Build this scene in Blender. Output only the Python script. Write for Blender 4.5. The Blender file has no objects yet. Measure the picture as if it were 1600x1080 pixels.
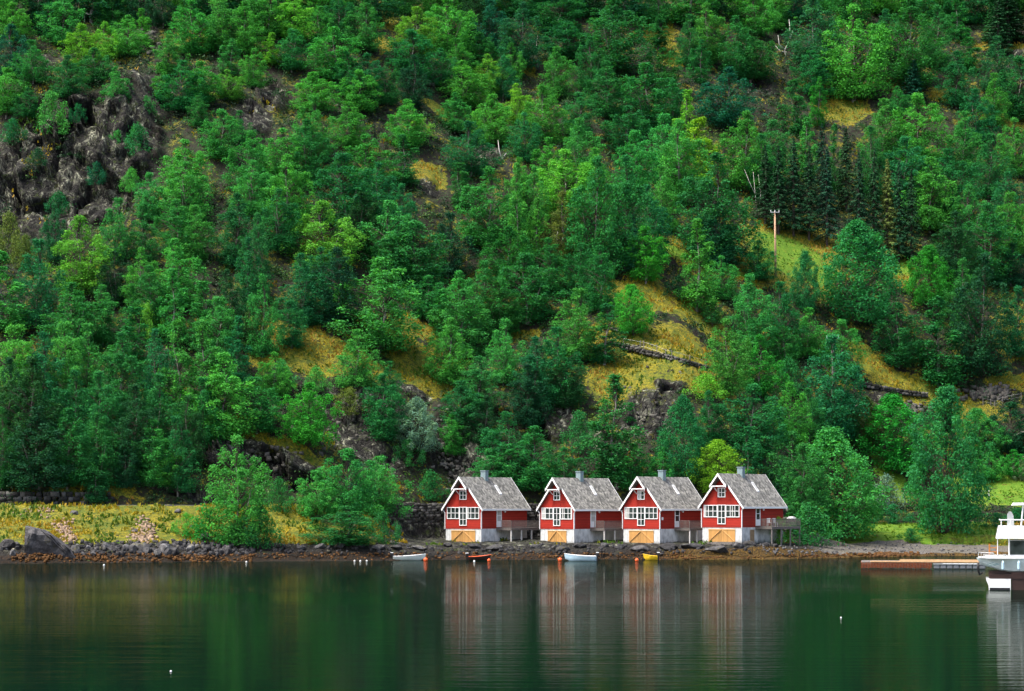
import bpy, bmesh, math, random
import numpy as np
from mathutils import Vector, Matrix
R = math.radians
random.seed(7)
C = bpy.context.scene.collection
SC = bpy.context.scene

# ------------------------------------------------------------------ camera, light, exposure
F = 3200.0; CH = 6.45; HOR = 790.0            # focal length in photo pixels, camera height, row of the horizon
cam_d = bpy.data.cameras.new('camera'); cam = bpy.data.objects.new('camera', cam_d); C.objects.link(cam)
cam.location = (0, 0, CH); cam.rotation_euler = (R(90), 0, 0)
cam_d.sensor_width = 36; cam_d.lens = 36 * F / 1600; cam_d.shift_y = (HOR - 540) / 1600
cam_d.clip_start = 0.5; cam_d.clip_end = 3000
SC.camera = cam
SUN_EL, SUN_AZ = 64, -68                      # azimuth from +Y (towards the hill) is behind the viewer's left shoulder
wd = bpy.data.worlds.new('World'); SC.world = wd; wd.use_nodes = True
nt = wd.node_tree; bg = nt.nodes['Background']
sky = nt.nodes.new('ShaderNodeTexSky'); sky.sky_type = 'NISHITA'; sky.sun_disc = False
sky.sun_elevation = R(SUN_EL); sky.sun_rotation = R(180 + 68); sky.dust_density = 5.0; sky.air_density = 0.8; sky.ozone_density = 0.5
nt.links.new(sky.outputs[0], bg.inputs[0]); bg.inputs[1].default_value = 0.15
sun_d = bpy.data.lights.new('sun', 'SUN'); sun = bpy.data.objects.new('sun', sun_d); C.objects.link(sun)
sun_d.energy = 2.0; sun_d.angle = R(14); sun_d.color = (1.0, 0.97, 0.91)
sd = Vector((-math.cos(R(SUN_EL)) * math.sin(R(68)), -math.cos(R(SUN_EL)) * math.cos(R(68)), math.sin(R(SUN_EL))))
sun.rotation_euler = sd.to_track_quat('Z', 'Y').to_euler()
SC.view_settings.view_transform = 'Standard'; SC.view_settings.look = 'None'
SC.view_settings.exposure = 1.45; SC.view_settings.gamma = 1

# ------------------------------------------------------------------ helpers
def _hash(ix, iy, iz, seed):
    n = (ix.astype(np.int64) * 374761393 + iy.astype(np.int64) * 668265263 + iz.astype(np.int64) * 2147483647 + seed * 974634777) & 0xffffffff
    n = ((n ^ (n >> 13)) * 1274126177) & 0xffffffff
    n = ((n ^ (n >> 16)) * 2246822519) & 0xffffffff
    return ((n ^ (n >> 15)) & 0xffff) / 65535.0
def vn(x, y, z=None, seed=0):
    x = np.asarray(x, float); y = np.asarray(y, float)
    z = np.zeros_like(x) if z is None else np.asarray(z, float)
    ix, iy, iz = np.floor(x), np.floor(y), np.floor(z)
    fx, fy, fz = x - ix, y - iy, z - iz
    fx, fy, fz = [f * f * f * (f * (f * 6 - 15) + 10) for f in (fx, fy, fz)]
    r = 0
    for a in (0, 1):
        for b in (0, 1):
            for c in (0, 1):
                w = (fx if a else 1 - fx) * (fy if b else 1 - fy) * (fz if c else 1 - fz)
                r = r + w * _hash(ix + a, iy + b, iz + c, seed)
    return r * 2 - 1
def fbm(x, y, z=None, seed=0, o=4):
    s = 0; a = 1; t = 0
    for k in range(o):
        f = 2.03 ** k
        s = s + a * vn(x * f, y * f, None if z is None else z * f, seed + k * 17); t += a; a *= .5
    return s / t * 1.5
def sstep(a, b, x):
    t = np.clip((np.asarray(x, float) - a) / (b - a), 0, 1); return t * t * (3 - 2 * t)

def mesh_np(name, V, Q, mats=None, attrs=None, smooth=False, mi=None):
    V = np.asarray(V, np.float32); Q = np.asarray(Q, np.int32); k = Q.shape[1]
    m = bpy.data.meshes.new(name)
    m.vertices.add(len(V)); m.vertices.foreach_set('co', V.ravel())
    m.loops.add(Q.size); m.loops.foreach_set('vertex_index', Q.ravel())
    m.polygons.add(len(Q)); m.polygons.foreach_set('loop_start', np.arange(len(Q), dtype=np.int32) * k)
    try: m.polygons.foreach_set('loop_total', np.full(len(Q), k, np.int32))
    except Exception: pass
    if smooth: m.polygons.foreach_set('use_smooth', np.ones(len(Q), bool))
    for n, d in (attrs or {}).items():
        a = m.attributes.new(n, 'FLOAT', 'POINT'); a.data.foreach_set('value', np.asarray(d, np.float32))
    for mm in (mats or []): m.materials.append(mm)
    if mi is not None: m.polygons.foreach_set('material_index', np.asarray(mi, np.int32))
    m.update(calc_edges=True); m.validate()
    return m
def link(name, mesh, parent=None, loc=None, rz=0):
    o = bpy.data.objects.new(name, mesh); C.objects.link(o)
    if parent is not None: o.parent = parent
    if loc is not None: o.location = loc
    if rz: o.rotation_euler = (0, 0, rz)
    return o
def tag(o, label=None, cat=None, group=None, kind=None):
    if label: o['label'] = label
    if cat: o['category'] = cat
    if group: o['group'] = group
    if kind: o['kind'] = kind
    return o
class MB:                                     # collects shapes, links them as one mesh object
    def __init__(s): s.bm = bmesh.new()
    def box(s, x0, x1, y0, y1, z0, z1, bev=0):
        vs = [s.bm.verts.new(p) for p in ((x0,y0,z0),(x1,y0,z0),(x1,y1,z0),(x0,y1,z0),(x0,y0,z1),(x1,y0,z1),(x1,y1,z1),(x0,y1,z1))]
        fs = [s.bm.faces.new([vs[i] for i in q]) for q in ((0,3,2,1),(4,5,6,7),(0,1,5,4),(1,2,6,5),(2,3,7,6),(3,0,4,7))]
        if bev: bmesh.ops.bevel(s.bm, geom=list({e for f in fs for e in f.edges}), offset=bev, segments=1, affect='EDGES')
        return s
    def bar(s, a, b, w, h, up=(0, 0, 1)):     # a rectangular bar from a to b
        a, b = Vector(a), Vector(b); d = (b - a).normalized(); up = Vector(up)
        if abs(d.dot(up)) > .99: up = Vector((0, 1, 0))
        x = d.cross(up).normalized(); z = x.cross(d)
        vs = [s.bm.verts.new(p + x * sx * w / 2 + z * sz * h / 2) for p in (a, b) for sx, sz in ((-1,-1),(1,-1),(1,1),(-1,1))]
        for q in ((3,2,1,0),(4,5,6,7),(0,1,5,4),(1,2,6,5),(2,3,7,6),(3,0,4,7)): s.bm.faces.new([vs[i] for i in q])
        return s
    def tube(s, pts, rad, n=8):
        pts = [Vector(p) for p in pts]
        if not hasattr(rad, '__len__'): rad = [rad] * len(pts)
        rings = []
        for i, p in enumerate(pts):
            d = (pts[min(i + 1, len(pts) - 1)] - pts[max(i - 1, 0)]).normalized()
            u = Vector((0, 0, 1)) if abs(d.z) < .9 else Vector((1, 0, 0))
            x = d.cross(u).normalized(); y = d.cross(x)
            rings.append([s.bm.verts.new(p + (x * math.cos(2*math.pi*k/n) + y * math.sin(2*math.pi*k/n)) * rad[i]) for k in range(n)])
        for a, b in zip(rings, rings[1:]):
            for k in range(n): s.bm.faces.new([a[k], a[(k+1)%n], b[(k+1)%n], b[k]])
        s.bm.faces.new(rings[0]); s.bm.faces.new(rings[-1])
        return s
    def poly(s, pts, thick):                  # polygon extruded by the vector thick
        a = [s.bm.verts.new(p) for p in pts]; t = Vector(thick); b = [s.bm.verts.new(Vector(p) + t) for p in pts]
        s.bm.faces.new(a); s.bm.faces.new(b[::-1])
        for i in range(len(a)): j = (i + 1) % len(a); s.bm.faces.new([a[i], b[i], b[j], a[j]])
        return s
    def ball(s, c, r, sx=1, sy=1, sz=1, sub=2):
        ret = bmesh.ops.create_icosphere(s.bm, subdivisions=sub, radius=r)
        for v in ret['verts']: v.co = Vector((v.co.x * sx, v.co.y * sy, v.co.z * sz)) + Vector(c)
        return s
    def build(s, name, mat, parent=None, smooth=False):
        bmesh.ops.recalc_face_normals(s.bm, faces=s.bm.faces)
        m = bpy.data.meshes.new(name); s.bm.to_mesh(m); s.bm.free(); m.materials.append(mat)
        if smooth:
            for p in m.polygons: p.use_smooth = True
        return link(name, m, parent)

# ------------------------------------------------------------------ materials
class NT:
    def __init__(s, name):
        s.m = bpy.data.materials.new(name); s.m.use_nodes = True; s.t = s.m.node_tree; s.n = s.t.nodes
        s.b = s.n['Principled BSDF']; s.out = s.n['Material Output']
    def add(s, typ, **k):
        n = s.n.new('ShaderNode' + typ)
        for a, v in k.items(): setattr(n, a, v)
        return n
    def L(s, a, b): s.t.links.new(a, b)
    def geo(s, obj=False):
        return s.add('TexCoord').outputs['Object'] if obj else s.add('NewGeometry').outputs['Position']
    def noise(s, vec, scale, detail=4, rough=.6, dist=0):
        n = s.add('TexNoise'); n.inputs['Scale'].default_value = scale; n.inputs['Detail'].default_value = detail
        n.inputs['Roughness'].default_value = rough; n.inputs['Distortion'].default_value = dist
        s.L(vec, n.inputs['Vector']); return n.outputs['Fac']
    def vor(s, vec, scale, feature='F1', out='Distance'):
        n = s.add('TexVoronoi', feature=feature); n.inputs['Scale'].default_value = scale; s.L(vec, n.inputs['Vector']); return n.outputs[out]
    def mapv(s, vec, sc):
        n = s.add('Mapping'); n.inputs['Scale'].default_value = sc; s.L(vec, n.inputs['Vector']); return n.outputs[0]
    def math(s, op, a, b=None, c=None, clamp=False):
        n = s.add('Math', operation=op, use_clamp=clamp)
        for i, v in enumerate((a, b, c)):
            if v is None: continue
            if isinstance(v, (int, float)): n.inputs[i].default_value = v
            else: s.L(v, n.inputs[i])
        return n.outputs[0]
    def ramp(s, fac, stops, interp='LINEAR'):
        n = s.add('ValToRGB'); n.color_ramp.interpolation = interp; e = n.color_ramp.elements
        while len(e) < len(stops): e.new(.5)
        for i, (p, c) in enumerate(stops):
            e[i].position = p; e[i].color = (c, c, c, 1) if isinstance(c, (int, float)) else (*c, 1)
        s.L(fac, n.inputs[0]); return n.outputs[0]
    def mix(s, f, a, b, mode='MIX'):
        n = s.add('MixRGB', blend_type=mode)
        for i, v in enumerate((f, a, b)):
            if isinstance(v, (int, float)): n.inputs[i].default_value = v
            elif isinstance(v, tuple): n.inputs[i].default_value = (*v, 1)
            else: s.L(v, n.inputs[i])
        return n.outputs[0]
    def attr(s, name): return s.add('Attribute', attribute_name=name).outputs['Fac']
    def bump(s, h, strength=.5, dist=.1):
        n = s.add('Bump'); n.inputs['Strength'].default_value = strength; n.inputs['Distance'].default_value = dist
        s.L(h, n.inputs['Height']); s.L(n.outputs[0], s.b.inputs['Normal']); return n
    def col(s, c):
        if isinstance(c, tuple): s.b.inputs['Base Color'].default_value = (*c, 1)
        else: s.L(c, s.b.inputs['Base Color'])
    def done(s, rough=.7, metal=0, spec=.3):
        if not s.b.inputs['Roughness'].is_linked: s.b.inputs['Roughness'].default_value = rough
        s.b.inputs['Metallic'].default_value = metal; s.b.inputs['Specular IOR Level'].default_value = spec; return s.m

def simple(name, c, rough=.6, var=.15, scale=6, metal=0, spec=.3, obj=True):
    s = NT(name); v = s.geo(obj); n = s.noise(v, scale, 4, .65)
    k = s.ramp(n, [(.3, 1 - var), (.7, 1 + var)])
    lo = tuple(x * (1 - var) for x in c); hi = tuple(min(1, x * (1 + var)) for x in c)
    s.col(s.ramp(n, [(.3, lo), (.7, hi)])); return s.done(rough, metal, spec)

def mat_ground():
    s = NT('hillside_ground'); p = s.geo()
    n1 = s.noise(p, .25, 6, .65); n2 = s.noise(p, 1.3, 6, .7); n3 = s.noise(p, 5, 4, .7); n4 = s.noise(p, .08, 3, .5)
    forest = s.ramp(n2, [(.3, (.006, .005, .004)), (.45, (.016, .012, .008)), (.56, (.012, .026, .008)), (.7, (.034, .040, .014))])
    green = s.ramp(n3, [(.3, (.012, .04, .006)), (.7, (.05, .10, .014))])
    forest = s.mix(s.ramp(n1, [(.52, 0), (.66, .6)]), forest, green)
    yel = s.ramp(n2, [(.28, (.018, .034, .005)), (.40, (.070, .085, .008)), (.54, (.23, .190, .008)), (.72, (.34, .235, .012))])
    yel = s.mix(s.ramp(n3, [(.40, .9), (.54, 0)]), yel, (.030, .035, .008))
    yel = s.mix(s.ramp(n1, [(.42, .6), (.58, 0)]), yel, (.05, .085, .008))
    vr = s.vor(s.mapv(p, (1, 1, .55)), .9, 'DISTANCE_TO_EDGE')
    r2 = s.math('ADD', s.math('MULTIPLY', s.noise(s.mapv(p, (1, 1, .38)), .62, 6, .62, .9), .55), s.math('MULTIPLY', s.noise(s.mapv(p, (1, 1, .6)), 2.4, 8, .72, .4), .45))
    rock = s.ramp(r2, [(.44, (.006, .006, .005)), (.51, (.022, .022, .018)), (.56, (.098, .100, .074)), (.63, (.34, .345, .25))])
    rock = s.mix(s.ramp(vr, [(.0, .85), (.06, 0)]), rock, (.012, .010, .010))
    rock = s.mix(s.ramp(s.noise(p, .8, 5, .7), [(.56, 0), (.64, .6)]), rock, (.045, .065, .014))
    zs = s.add('SeparateXYZ'); s.L(p, zs.inputs[0])
    rock = s.mix(s.ramp(s.math('ADD', zs.outputs[2], s.math('MULTIPLY', n2, 1.2)), [(0, .8), (.99, .8), (1, 0)]), rock, (.014, .012, .010)) if False else s.mix(s.ramp(s.math('MULTIPLY', s.math('ADD', zs.outputs[2], s.math('MULTIPLY', n2, 1.6)), .3), [(.6, .85), (.85, 0)]), rock, (.014, .012, .010))
    rock = s.mix(s.ramp(s.attr('crack'), [(.3, 0), (.9, .9)]), rock, (.008, .007, .007))
    lawn = s.ramp(n3, [(.3, (.045, .115, .008)), (.7, (.105, .20, .012))])
    lawn = s.mix(s.ramp(n2, [(.5, 0), (.7, .6)]), lawn, (.20, .22, .02))
    grav = s.ramp(s.vor(p, 9, 'F1', 'Color'), [(.1, (.042, .038, .034)), (.5, (.085, .077, .070)), (.95, (.18, .17, .155))])
    grav = s.mix(s.ramp(n1, [(.4, 0), (.6, .35)]), grav, (.13, .12, .075))
    weed = s.ramp(n3, [(.3, (.008, .006, .003)), (.45, (.03, .018, .004)), (.60, (.10, .055, .006)), (.76, (.22, .14, .010))])
    dweed = s.ramp(n3, [(.3, (.004, .0035, .003)), (.5, (.009, .007, .004)), (.62, (.03, .014, .004)), (.76, (.12, .05, .006))])
    def msk(a, w=.5, base=.5):                # mask edge broken up by noise
        m = s.math('ADD', s.attr(a), s.math('MULTIPLY', s.math('SUBTRACT', n2, .5), 3.0))
        m = s.math('ADD', m, s.math('MULTIPLY', s.math('SUBTRACT', n1, .5), 2.2))
        return s.ramp(m, [(base - .1, 0), (base + .1, 1)])
    c = s.mix(msk('yel', base=.3), forest, yel)
    c = s.mix(msk('rock'), c, rock)
    c = s.mix(msk('lawn'), c, lawn)
    c = s.mix(s.ramp(s.attr('road'), [(.4, 0), (.6, 1)]), c, s.ramp(n3, [(.3, (.05, .05, .05)), (.7, (.08, .08, .078))]))
    c = s.mix(s.ramp(s.attr('beach'), [(.4, 0), (.6, 1)]), c, grav)
    c = s.mix(msk('weed'), c, s.mix(s.ramp(s.attr('gold'), [(.3, 0), (.7, 1)]), dweed, weed))
    s.col(c)
    h = s.math('ADD', s.math('MULTIPLY', r2, s.math('ADD', s.attr('rock'), .25)), s.math('MULTIPLY', n3, .35))
    h = s.math('ADD', h, s.math('MULTIPLY', s.ramp(vr, [(0, 0), (.1, 1)]), s.math('MULTIPLY', s.attr('rock'), .4)))
    s.bump(h, .9, .45); return s.done(.85, 0, .2)

def mat_leaf(name, trans=.34, spec=.08):
    s = NT(name); oi = s.add('ObjectInfo')
    v = s.attr('v')
    c = s.mix(1.0, oi.outputs['Color'], s.ramp(v, [(0, (.62, .66, .8)), (.5, (.95, .95, .95)), (1, (1.55, 1.28, .9))]), 'MULTIPLY')
    r = oi.outputs['Random']
    c = s.mix(1.0, c, s.ramp(r, [(0, (.78, .90, 1.08)), (1, (1.40, 1.08, .82))]), 'MULTIPLY')
    s.col(c); s.done(.7, 0, spec)
    tr = s.add('BsdfTranslucent'); s.L(s.mix(1.0, c, (1.15, 1.1, .5), 'MULTIPLY'), tr.inputs[0])
    mx = s.add('MixShader'); mx.inputs[0].default_value = trans
    s.L(s.b.outputs[0], mx.inputs[1]); s.L(tr.outputs[0], mx.inputs[2]); s.L(mx.outputs[0], s.out.inputs[0]); return s.m

def mat_attrleaf(name, stops, trans=.25):
    s = NT(name); c = s.ramp(s.attr('v'), stops); s.col(c); s.done(.6, 0, .2)
    tr = s.add('BsdfTranslucent'); s.L(c, tr.inputs[0]); mx = s.add('MixShader'); mx.inputs[0].default_value = trans
    s.L(s.b.outputs[0], mx.inputs[1]); s.L(tr.outputs[0], mx.inputs[2]); s.L(mx.outputs[0], s.out.inputs[0]); return s.m

def mat_water():
    s = NT('fjord_water'); p = s.geo()
    a = s.noise(s.mapv(p, (.09, 1.0, 1)), 1.1, 4, .55, .2); b = s.noise(s.mapv(p, (.07, 1, 1)), .28, 3, .5, .2); c = s.noise(s.mapv(p, (.10, 1.0, 1)), 3.4, 4, .6)
    patch = s.ramp(s.noise(s.mapv(p, (.25, 1, 1)), .03, 3, .5), [(.38, .4), (.62, 1)])
    h = s.math('ADD', s.math('MULTIPLY', a, 1.1), s.math('ADD', s.math('MULTIPLY', b, .8), s.math('MULTIPLY', c, .22)))
    s.col((.0016, .006, .004)); s.b.inputs['Roughness'].default_value = .5; s.b.inputs['Specular IOR Level'].default_value = 0
    bp = s.bump(h, .5, .085); s.L(s.math('MULTIPLY', patch, .32), bp.inputs['Strength'])
    g = s.add('BsdfGlossy'); g.inputs['Roughness'].default_value = .015; g.inputs[0].default_value = (.90, .94, .88, 1); s.L(bp.outputs[0], g.inputs['Normal'])
    fr = s.add('Fresnel'); fr.inputs[0].default_value = 1.333; s.L(bp.outputs[0], fr.inputs['Normal'])
    mx = s.add('MixShader'); s.L(s.math('MULTIPLY', fr.outputs[0], .50), mx.inputs[0])
    s.L(s.b.outputs[0], mx.inputs[1]); s.L(g.outputs[0], mx.inputs[2]); s.L(mx.outputs[0], s.out.inputs[0]); return s.m

def mat_siding(name, c, period=.16, axis='Z'):
    s = NT(name); p = s.geo(True); sx = s.add('SeparateXYZ'); s.L(p, sx.inputs[0])
    t = s.math('FRACT', s.math('DIVIDE', sx.outputs[axis], period))
    gap = s.ramp(t, [(0, 0), (.10, 1), (.9, 1), (1, .55)])
    n = s.noise(s.mapv(p, (1, 1, 6) if axis == 'Z' else (6, 6, 1)), 1.6, 5, .7)
    pl = s.add('TexWhiteNoise', noise_dimensions='1D'); s.L(s.math('FLOOR', s.math('DIVIDE', sx.outputs[axis], period)), pl.inputs['W'])
    f = s.math('ADD', s.math('MULTIPLY', n, .7), s.math('MULTIPLY', pl.outputs['Value'], .3))
    col = s.ramp(f, [(.25, tuple(x * .72 for x in c)), (.75, tuple(min(1, x * 1.2) for x in c))])
    s.col(s.mix(s.math('SUBTRACT', 1, gap), col, tuple(x * .35 for x in c)))
    s.bump(gap, .8, .02); return s.done(.7, 0, .2)

def mat_slate():
    s = NT('weathered_slate'); p = s.geo(True)
    v = s.add('TexVoronoi', feature='F1'); v.inputs['Scale'].default_value = 3.2; s.L(p, v.inputs['Vector'])
    e = s.vor(p, 3.2, 'DISTANCE_TO_EDGE'); n = s.noise(p, 1.2, 6, .7); n2 = s.noise(p, 7, 4, .7)
    sep = s.add('SeparateColor'); s.L(v.outputs['Color'], sep.inputs[0])
    f = s.math('ADD', s.math('MULTIPLY', sep.outputs[0], .45), s.math('ADD', s.math('MULTIPLY', n, .3), s.math('MULTIPLY', n2, .3)))
    c = s.ramp(f, [(.22, (.06, .057, .05)), (.5, (.165, .16, .142)), (.8, (.33, .315, .275))])
    c = s.mix(s.ramp(n, [(.55, 0), (.7, .45)]), c, (.17, .185, .12))
    c = s.mix(s.ramp(e, [(0, .7), (.05, 0)]), c, (.05, .05, .045))
    s.col(c); s.bump(s.math('ADD', sep.outputs[0], n2), .6, .05); return s.done(.75, 0, .3)

def mat_concrete():
    s = NT('whitewashed_concrete'); p = s.geo(True); n = s.noise(s.mapv(p, (1, 1, .5)), 1.6, 7, .7); z = s.add('SeparateXYZ'); s.L(p, z.inputs[0])
    c = s.ramp(n, [(.32, (.30, .31, .30)), (.5, (.52, .53, .51)), (.66, (.66, .67, .65))])
    st = s.math('ADD', s.math('MULTIPLY', z.outputs[2], 1.0), s.math('MULTIPLY', n, 1.2))
    s.col(s.mix(s.ramp(st, [(.55, .85), (1.1, 0)]), c, (.085, .082, .07))); s.bump(n, .3, .05); return s.done(.85, 0, .15)

def mat_rock(name='shore_rock', k=1.0):
    s = NT(name); p = s.geo(); oi = s.add('ObjectInfo'); n = s.noise(p, 2.2, 8, .72, .4); m = s.noise(p, .9, 5, .7)
    c = s.ramp(n, [(.3, (.035*k, .035*k, .038*k)), (.5, (.11*k, .11*k, .115*k)), (.68, (.26*k, .26*k, .26*k))])
    c = s.mix(s.ramp(m, [(.58, 0), (.7, .6)]), c, (.12, .11, .03))
    c = s.mix(1.0, c, s.ramp(oi.outputs['Random'], [(0, (.6, .58, .58)), (.6, (1.1, 1.08, 1.05)), (1, (1.9, 1.85, 1.8))]), 'MULTIPLY')
    z = s.add('SeparateXYZ'); s.L(p, z.inputs[0])
    c = s.mix(s.ramp(s.math('ADD', z.outputs[2], s.math('MULTIPLY', m, .5)), [(.55, .92), (.95, 0)]), c, (.018, .013, .009))
    s.col(c); s.bump(n, .8, .12); return s.done(.85, 0, .25)

def mat_stonewall():
    s = NT('dry_stone'); p = s.geo(); n = s.noise(p, 3, 7, .7)
    isl = s.add('NewGeometry').outputs['Random Per Island']
    c = s.ramp(isl, [(0, (.020, .019, .018)), (.6, (.050, .048, .044)), (1, (.13, .125, .115))])
    s.col(s.mix(s.ramp(n, [(.5, 0), (.7, .6)]), c, (.045, .05, .02))); s.bump(n, .7, .08); return s.done(.9, 0, .2)

M = dict(
    ground=mat_ground(), leaf=mat_leaf('birch_leaf'), needle=mat_leaf('spruce_needle', .08, .15), water=mat_water(),
    bark=simple('birch_bark', (.20, .185, .16), .8, .45, 3), darkbark=simple('dark_bark', (.065, .05, .04), .9, .4, 4),
    deadwood=simple('bleached_deadwood', (.55, .52, .47), .8, .2, 4),
    red=mat_siding('red_boarding', (.33, .022, .012)), white=simple('white_paint', (.78, .78, .76), .5, .06, 3),
    slate=mat_slate(), conc=mat_concrete(), pine=mat_siding('pine_boards', (.50, .27, .085), .17, 'X'),
    pinebrace=simple('pine_brace', (.58, .34, .13), .6, .12, 5), tin=simple('blue_grey_tin', (.19, .26, .27), .5, .12, 3),
    deck=simple('weathered_decking', (.135, .118, .104), .85, .3, 6), deckdark=simple('dark_posts', (.16, .145, .13), .9, .3, 5),
    palepost=simple('pale_posts', (.50, .49, .46), .8, .2, 5),
    cream=simple('curtain', (.42, .42, .39), .8, .2, 4),
    rock=mat_rock(k=.48), slab=mat_rock('dark_slab', .75), ledge=mat_rock('dark_ledge', .30), wall=mat_stonewall(),
    polewood=simple('pole_wood', (.46, .28, .17), .8, .25, 2), iron=simple('galvanised_iron', (.35, .36, .36), .5, .15, 5, .4),
    black=simple('black_rubber', (.012, .012, .013), .5, .2, 5), grp=simple('white_fibreglass', (.74, .75, .74), .35, .06, 2),
    bluegrp=simple('pale_blue_paint', (.42, .58, .66), .4, .1, 2), greygrp=simple('pale_green_grey_paint', (.50, .56, .51), .4, .1, 2),
    hullblue=simple('worn_teal_hull', (.60, .70, .69), .4, .15, 1.5), yellow=simple('yellow_paint', (.78, .50, .02), .4, .12, 3),
    orange=simple('orange_red_paint', (.62, .10, .03), .4, .15, 3), darkhull=simple('dark_brown_hull', (.035, .018, .014), .45, .2, 3),
    rust=simple('rusty_orange_timber', (.17, .045, .014), .8, .6, 5), tanwood=simple('fresh_tan_plank', (.60, .37, .19), .7, .2, 4),
    pont=simple('grey_pontoon', (.13, .145, .155), .6, .2, 3), buoyred=simple('orange_buoy', (.80, .12, .03), .4, .08, 3),
    seat=simple('boat_seat_wood', (.26, .18, .10), .7, .2, 4), orangewood=simple('orange_timber', (.46, .17, .035), .8, .25, 4), pontwalk=simple('grey_walkway', (.33, .35, .35), .7, .2, 3), tealdark=simple('teal_stripe', (.05, .14, .15), .4, .1, 3), weedheap=simple('seaweed_heap', (.085, .038, .009), .9, .6, 2, obj=False), hut=mat_siding('ochre_hut_boards', (.42, .15, .05)),
)
def mat_glass():
    s = NT('window_glass'); n = s.noise(s.geo(), .9, 2); s.col(s.ramp(n, [(.4, (.012, .02, .018)), (.65, (.05, .065, .06))])); return s.done(.08, 0, .6)
M['glass'] = mat_glass()

# ------------------------------------------------------------------ terrain
def shoreY(X): return np.interp(X, [-200,-66,-56,-45,-33,-20,-8,5,20,30,36,45,56,75,200], [218,223,227,231,235,238,243,244,244.5,245,249,257,262,266,272])
def roadY(X): return np.interp(X, [-200,-62,-40,-28,-17,-8,32,200], [240,246,251,255,261,267,269,270])
# (x, row, rx, ry, strength) in photo pixels -> ellipses in world metres, filled in below
def base_h(X, Y):
    X = np.asarray(X, float); Y = np.asarray(Y, float); sh = shoreY(X); rd = roadY(X); s = Y - sh
    t = np.clip((Y - (sh + 4.5)) / np.maximum(rd - sh - 4.5, .5), 0, 1)
    shore = np.interp(s, [-12, -2, 0, 1.5, 4.5], [-3, -.45, 0, .75, 1.75])
    left = 1.75 + 4.75 * (t * .75 + .25 * sstep(0, 1, t))
    mid = np.interp(t, [0, .25, .93, .985, 1], [1.6, 1.75, 2.3, 6.2, 6.5])
    wm = sstep(-20, -12, X)
    zl = np.where(s < 4.5, shore, left * (1 - wm) + mid * wm)
    hs = Y - (rd + 6)
    hill = 6.5 + np.where(hs > 0, hs * .74 + 2.2 * (1 - np.exp(-np.maximum(hs, 0) / 3)), 0)
    zl = np.where(Y > rd, hill, zl)
    zr0 = np.interp(s, [-12, -2, 0, 3, 18], [-3, -.35, 0, .3, 1.25])
    zr1 = np.interp(Y, [276, 282, 290, 296, 312, 480], [1.25, 2.2, 3.6, 4.4, 11.5, 11.5 + 168 * .79])
    zr = np.where(s < 18, np.minimum(zr0, np.maximum(zr1, zr0)), np.maximum(zr1, 1.25))
    w_ = np.clip((Y - 285) / 80, 0, 1); wr = np.clip((X - (30 - 45 * w_)) / (16 + 105 * w_), 0, 1); wr = wr * wr * (3 - 2 * wr)
    z = zl * (1 - wr) + zr * wr
    return z, s, rd, wr, wm
PM = (47., 345.)                             # the level meadow of the utility pole
STEEP = []                                    # (X0, Y0, Y1, halfwidth, k): steeper rock faces
BENCH = []
def H(X, Y, fine=True):
    X = np.asarray(X, float); Y = np.asarray(Y, float); Yr = Y.copy()
    for X0, Y0, Y1, hw, k in STEEP:
        m = 1 - sstep(.55, 1, np.abs(X - X0) / hw); t = np.clip((Y - Y0) / (Y1 - Y0), 0, 1)
        Yr = Yr - k * m * np.sin(2 * math.pi * t) / (2 * math.pi) * (Y1 - Y0)
    z, s, rd, wr, wm = base_h(X, Yr)
    up = sstep(4, 22, z - 6.5)
    z = z + .35 * fbm(X / 2.2, Y / 1.6, seed=71, o=3) * np.exp(-((s - .5) / 2.5) ** 2)
    up = up * (1 - .85 * np.exp(-(((X - PM[0]) / 13) ** 2 + ((Y - PM[1]) / 12) ** 2)))
    z = z + up * (fbm(X / 26, Y / 26, seed=3, o=3) * 2.6 + fbm(X / 7, Y / 9, seed=11, o=3) * .9)
    if fine:
        a = .12 + .35 * up; z = z + a * fbm(X / 1.9, Y / 2.2, seed=21, o=3) * np.where(z > .3, 1, .25) * (1 - .85 * sstep(.2, .8, onroad(X, Y)))
    return z
def onroad(X, Y):
    rd = roadY(X); return ((Y > rd + .6) & (Y < rd + 5) & (X < 38)).astype(float)
_Ys = np.arange(205, 500, .25)
def pix(x, row, fine=False):                  # ground point seen at a photo pixel
    Xs = (x - 800) / F * _Ys; Zs = CH + (HOR - row) / F * _Ys
    hz = H(Xs, _Ys, fine); hit = np.nonzero(hz >= Zs)[0]
    if len(hit) == 0: return None
    i = hit[0]; return float(Xs[i]), float(_Ys[i]), float(hz[i])

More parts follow.
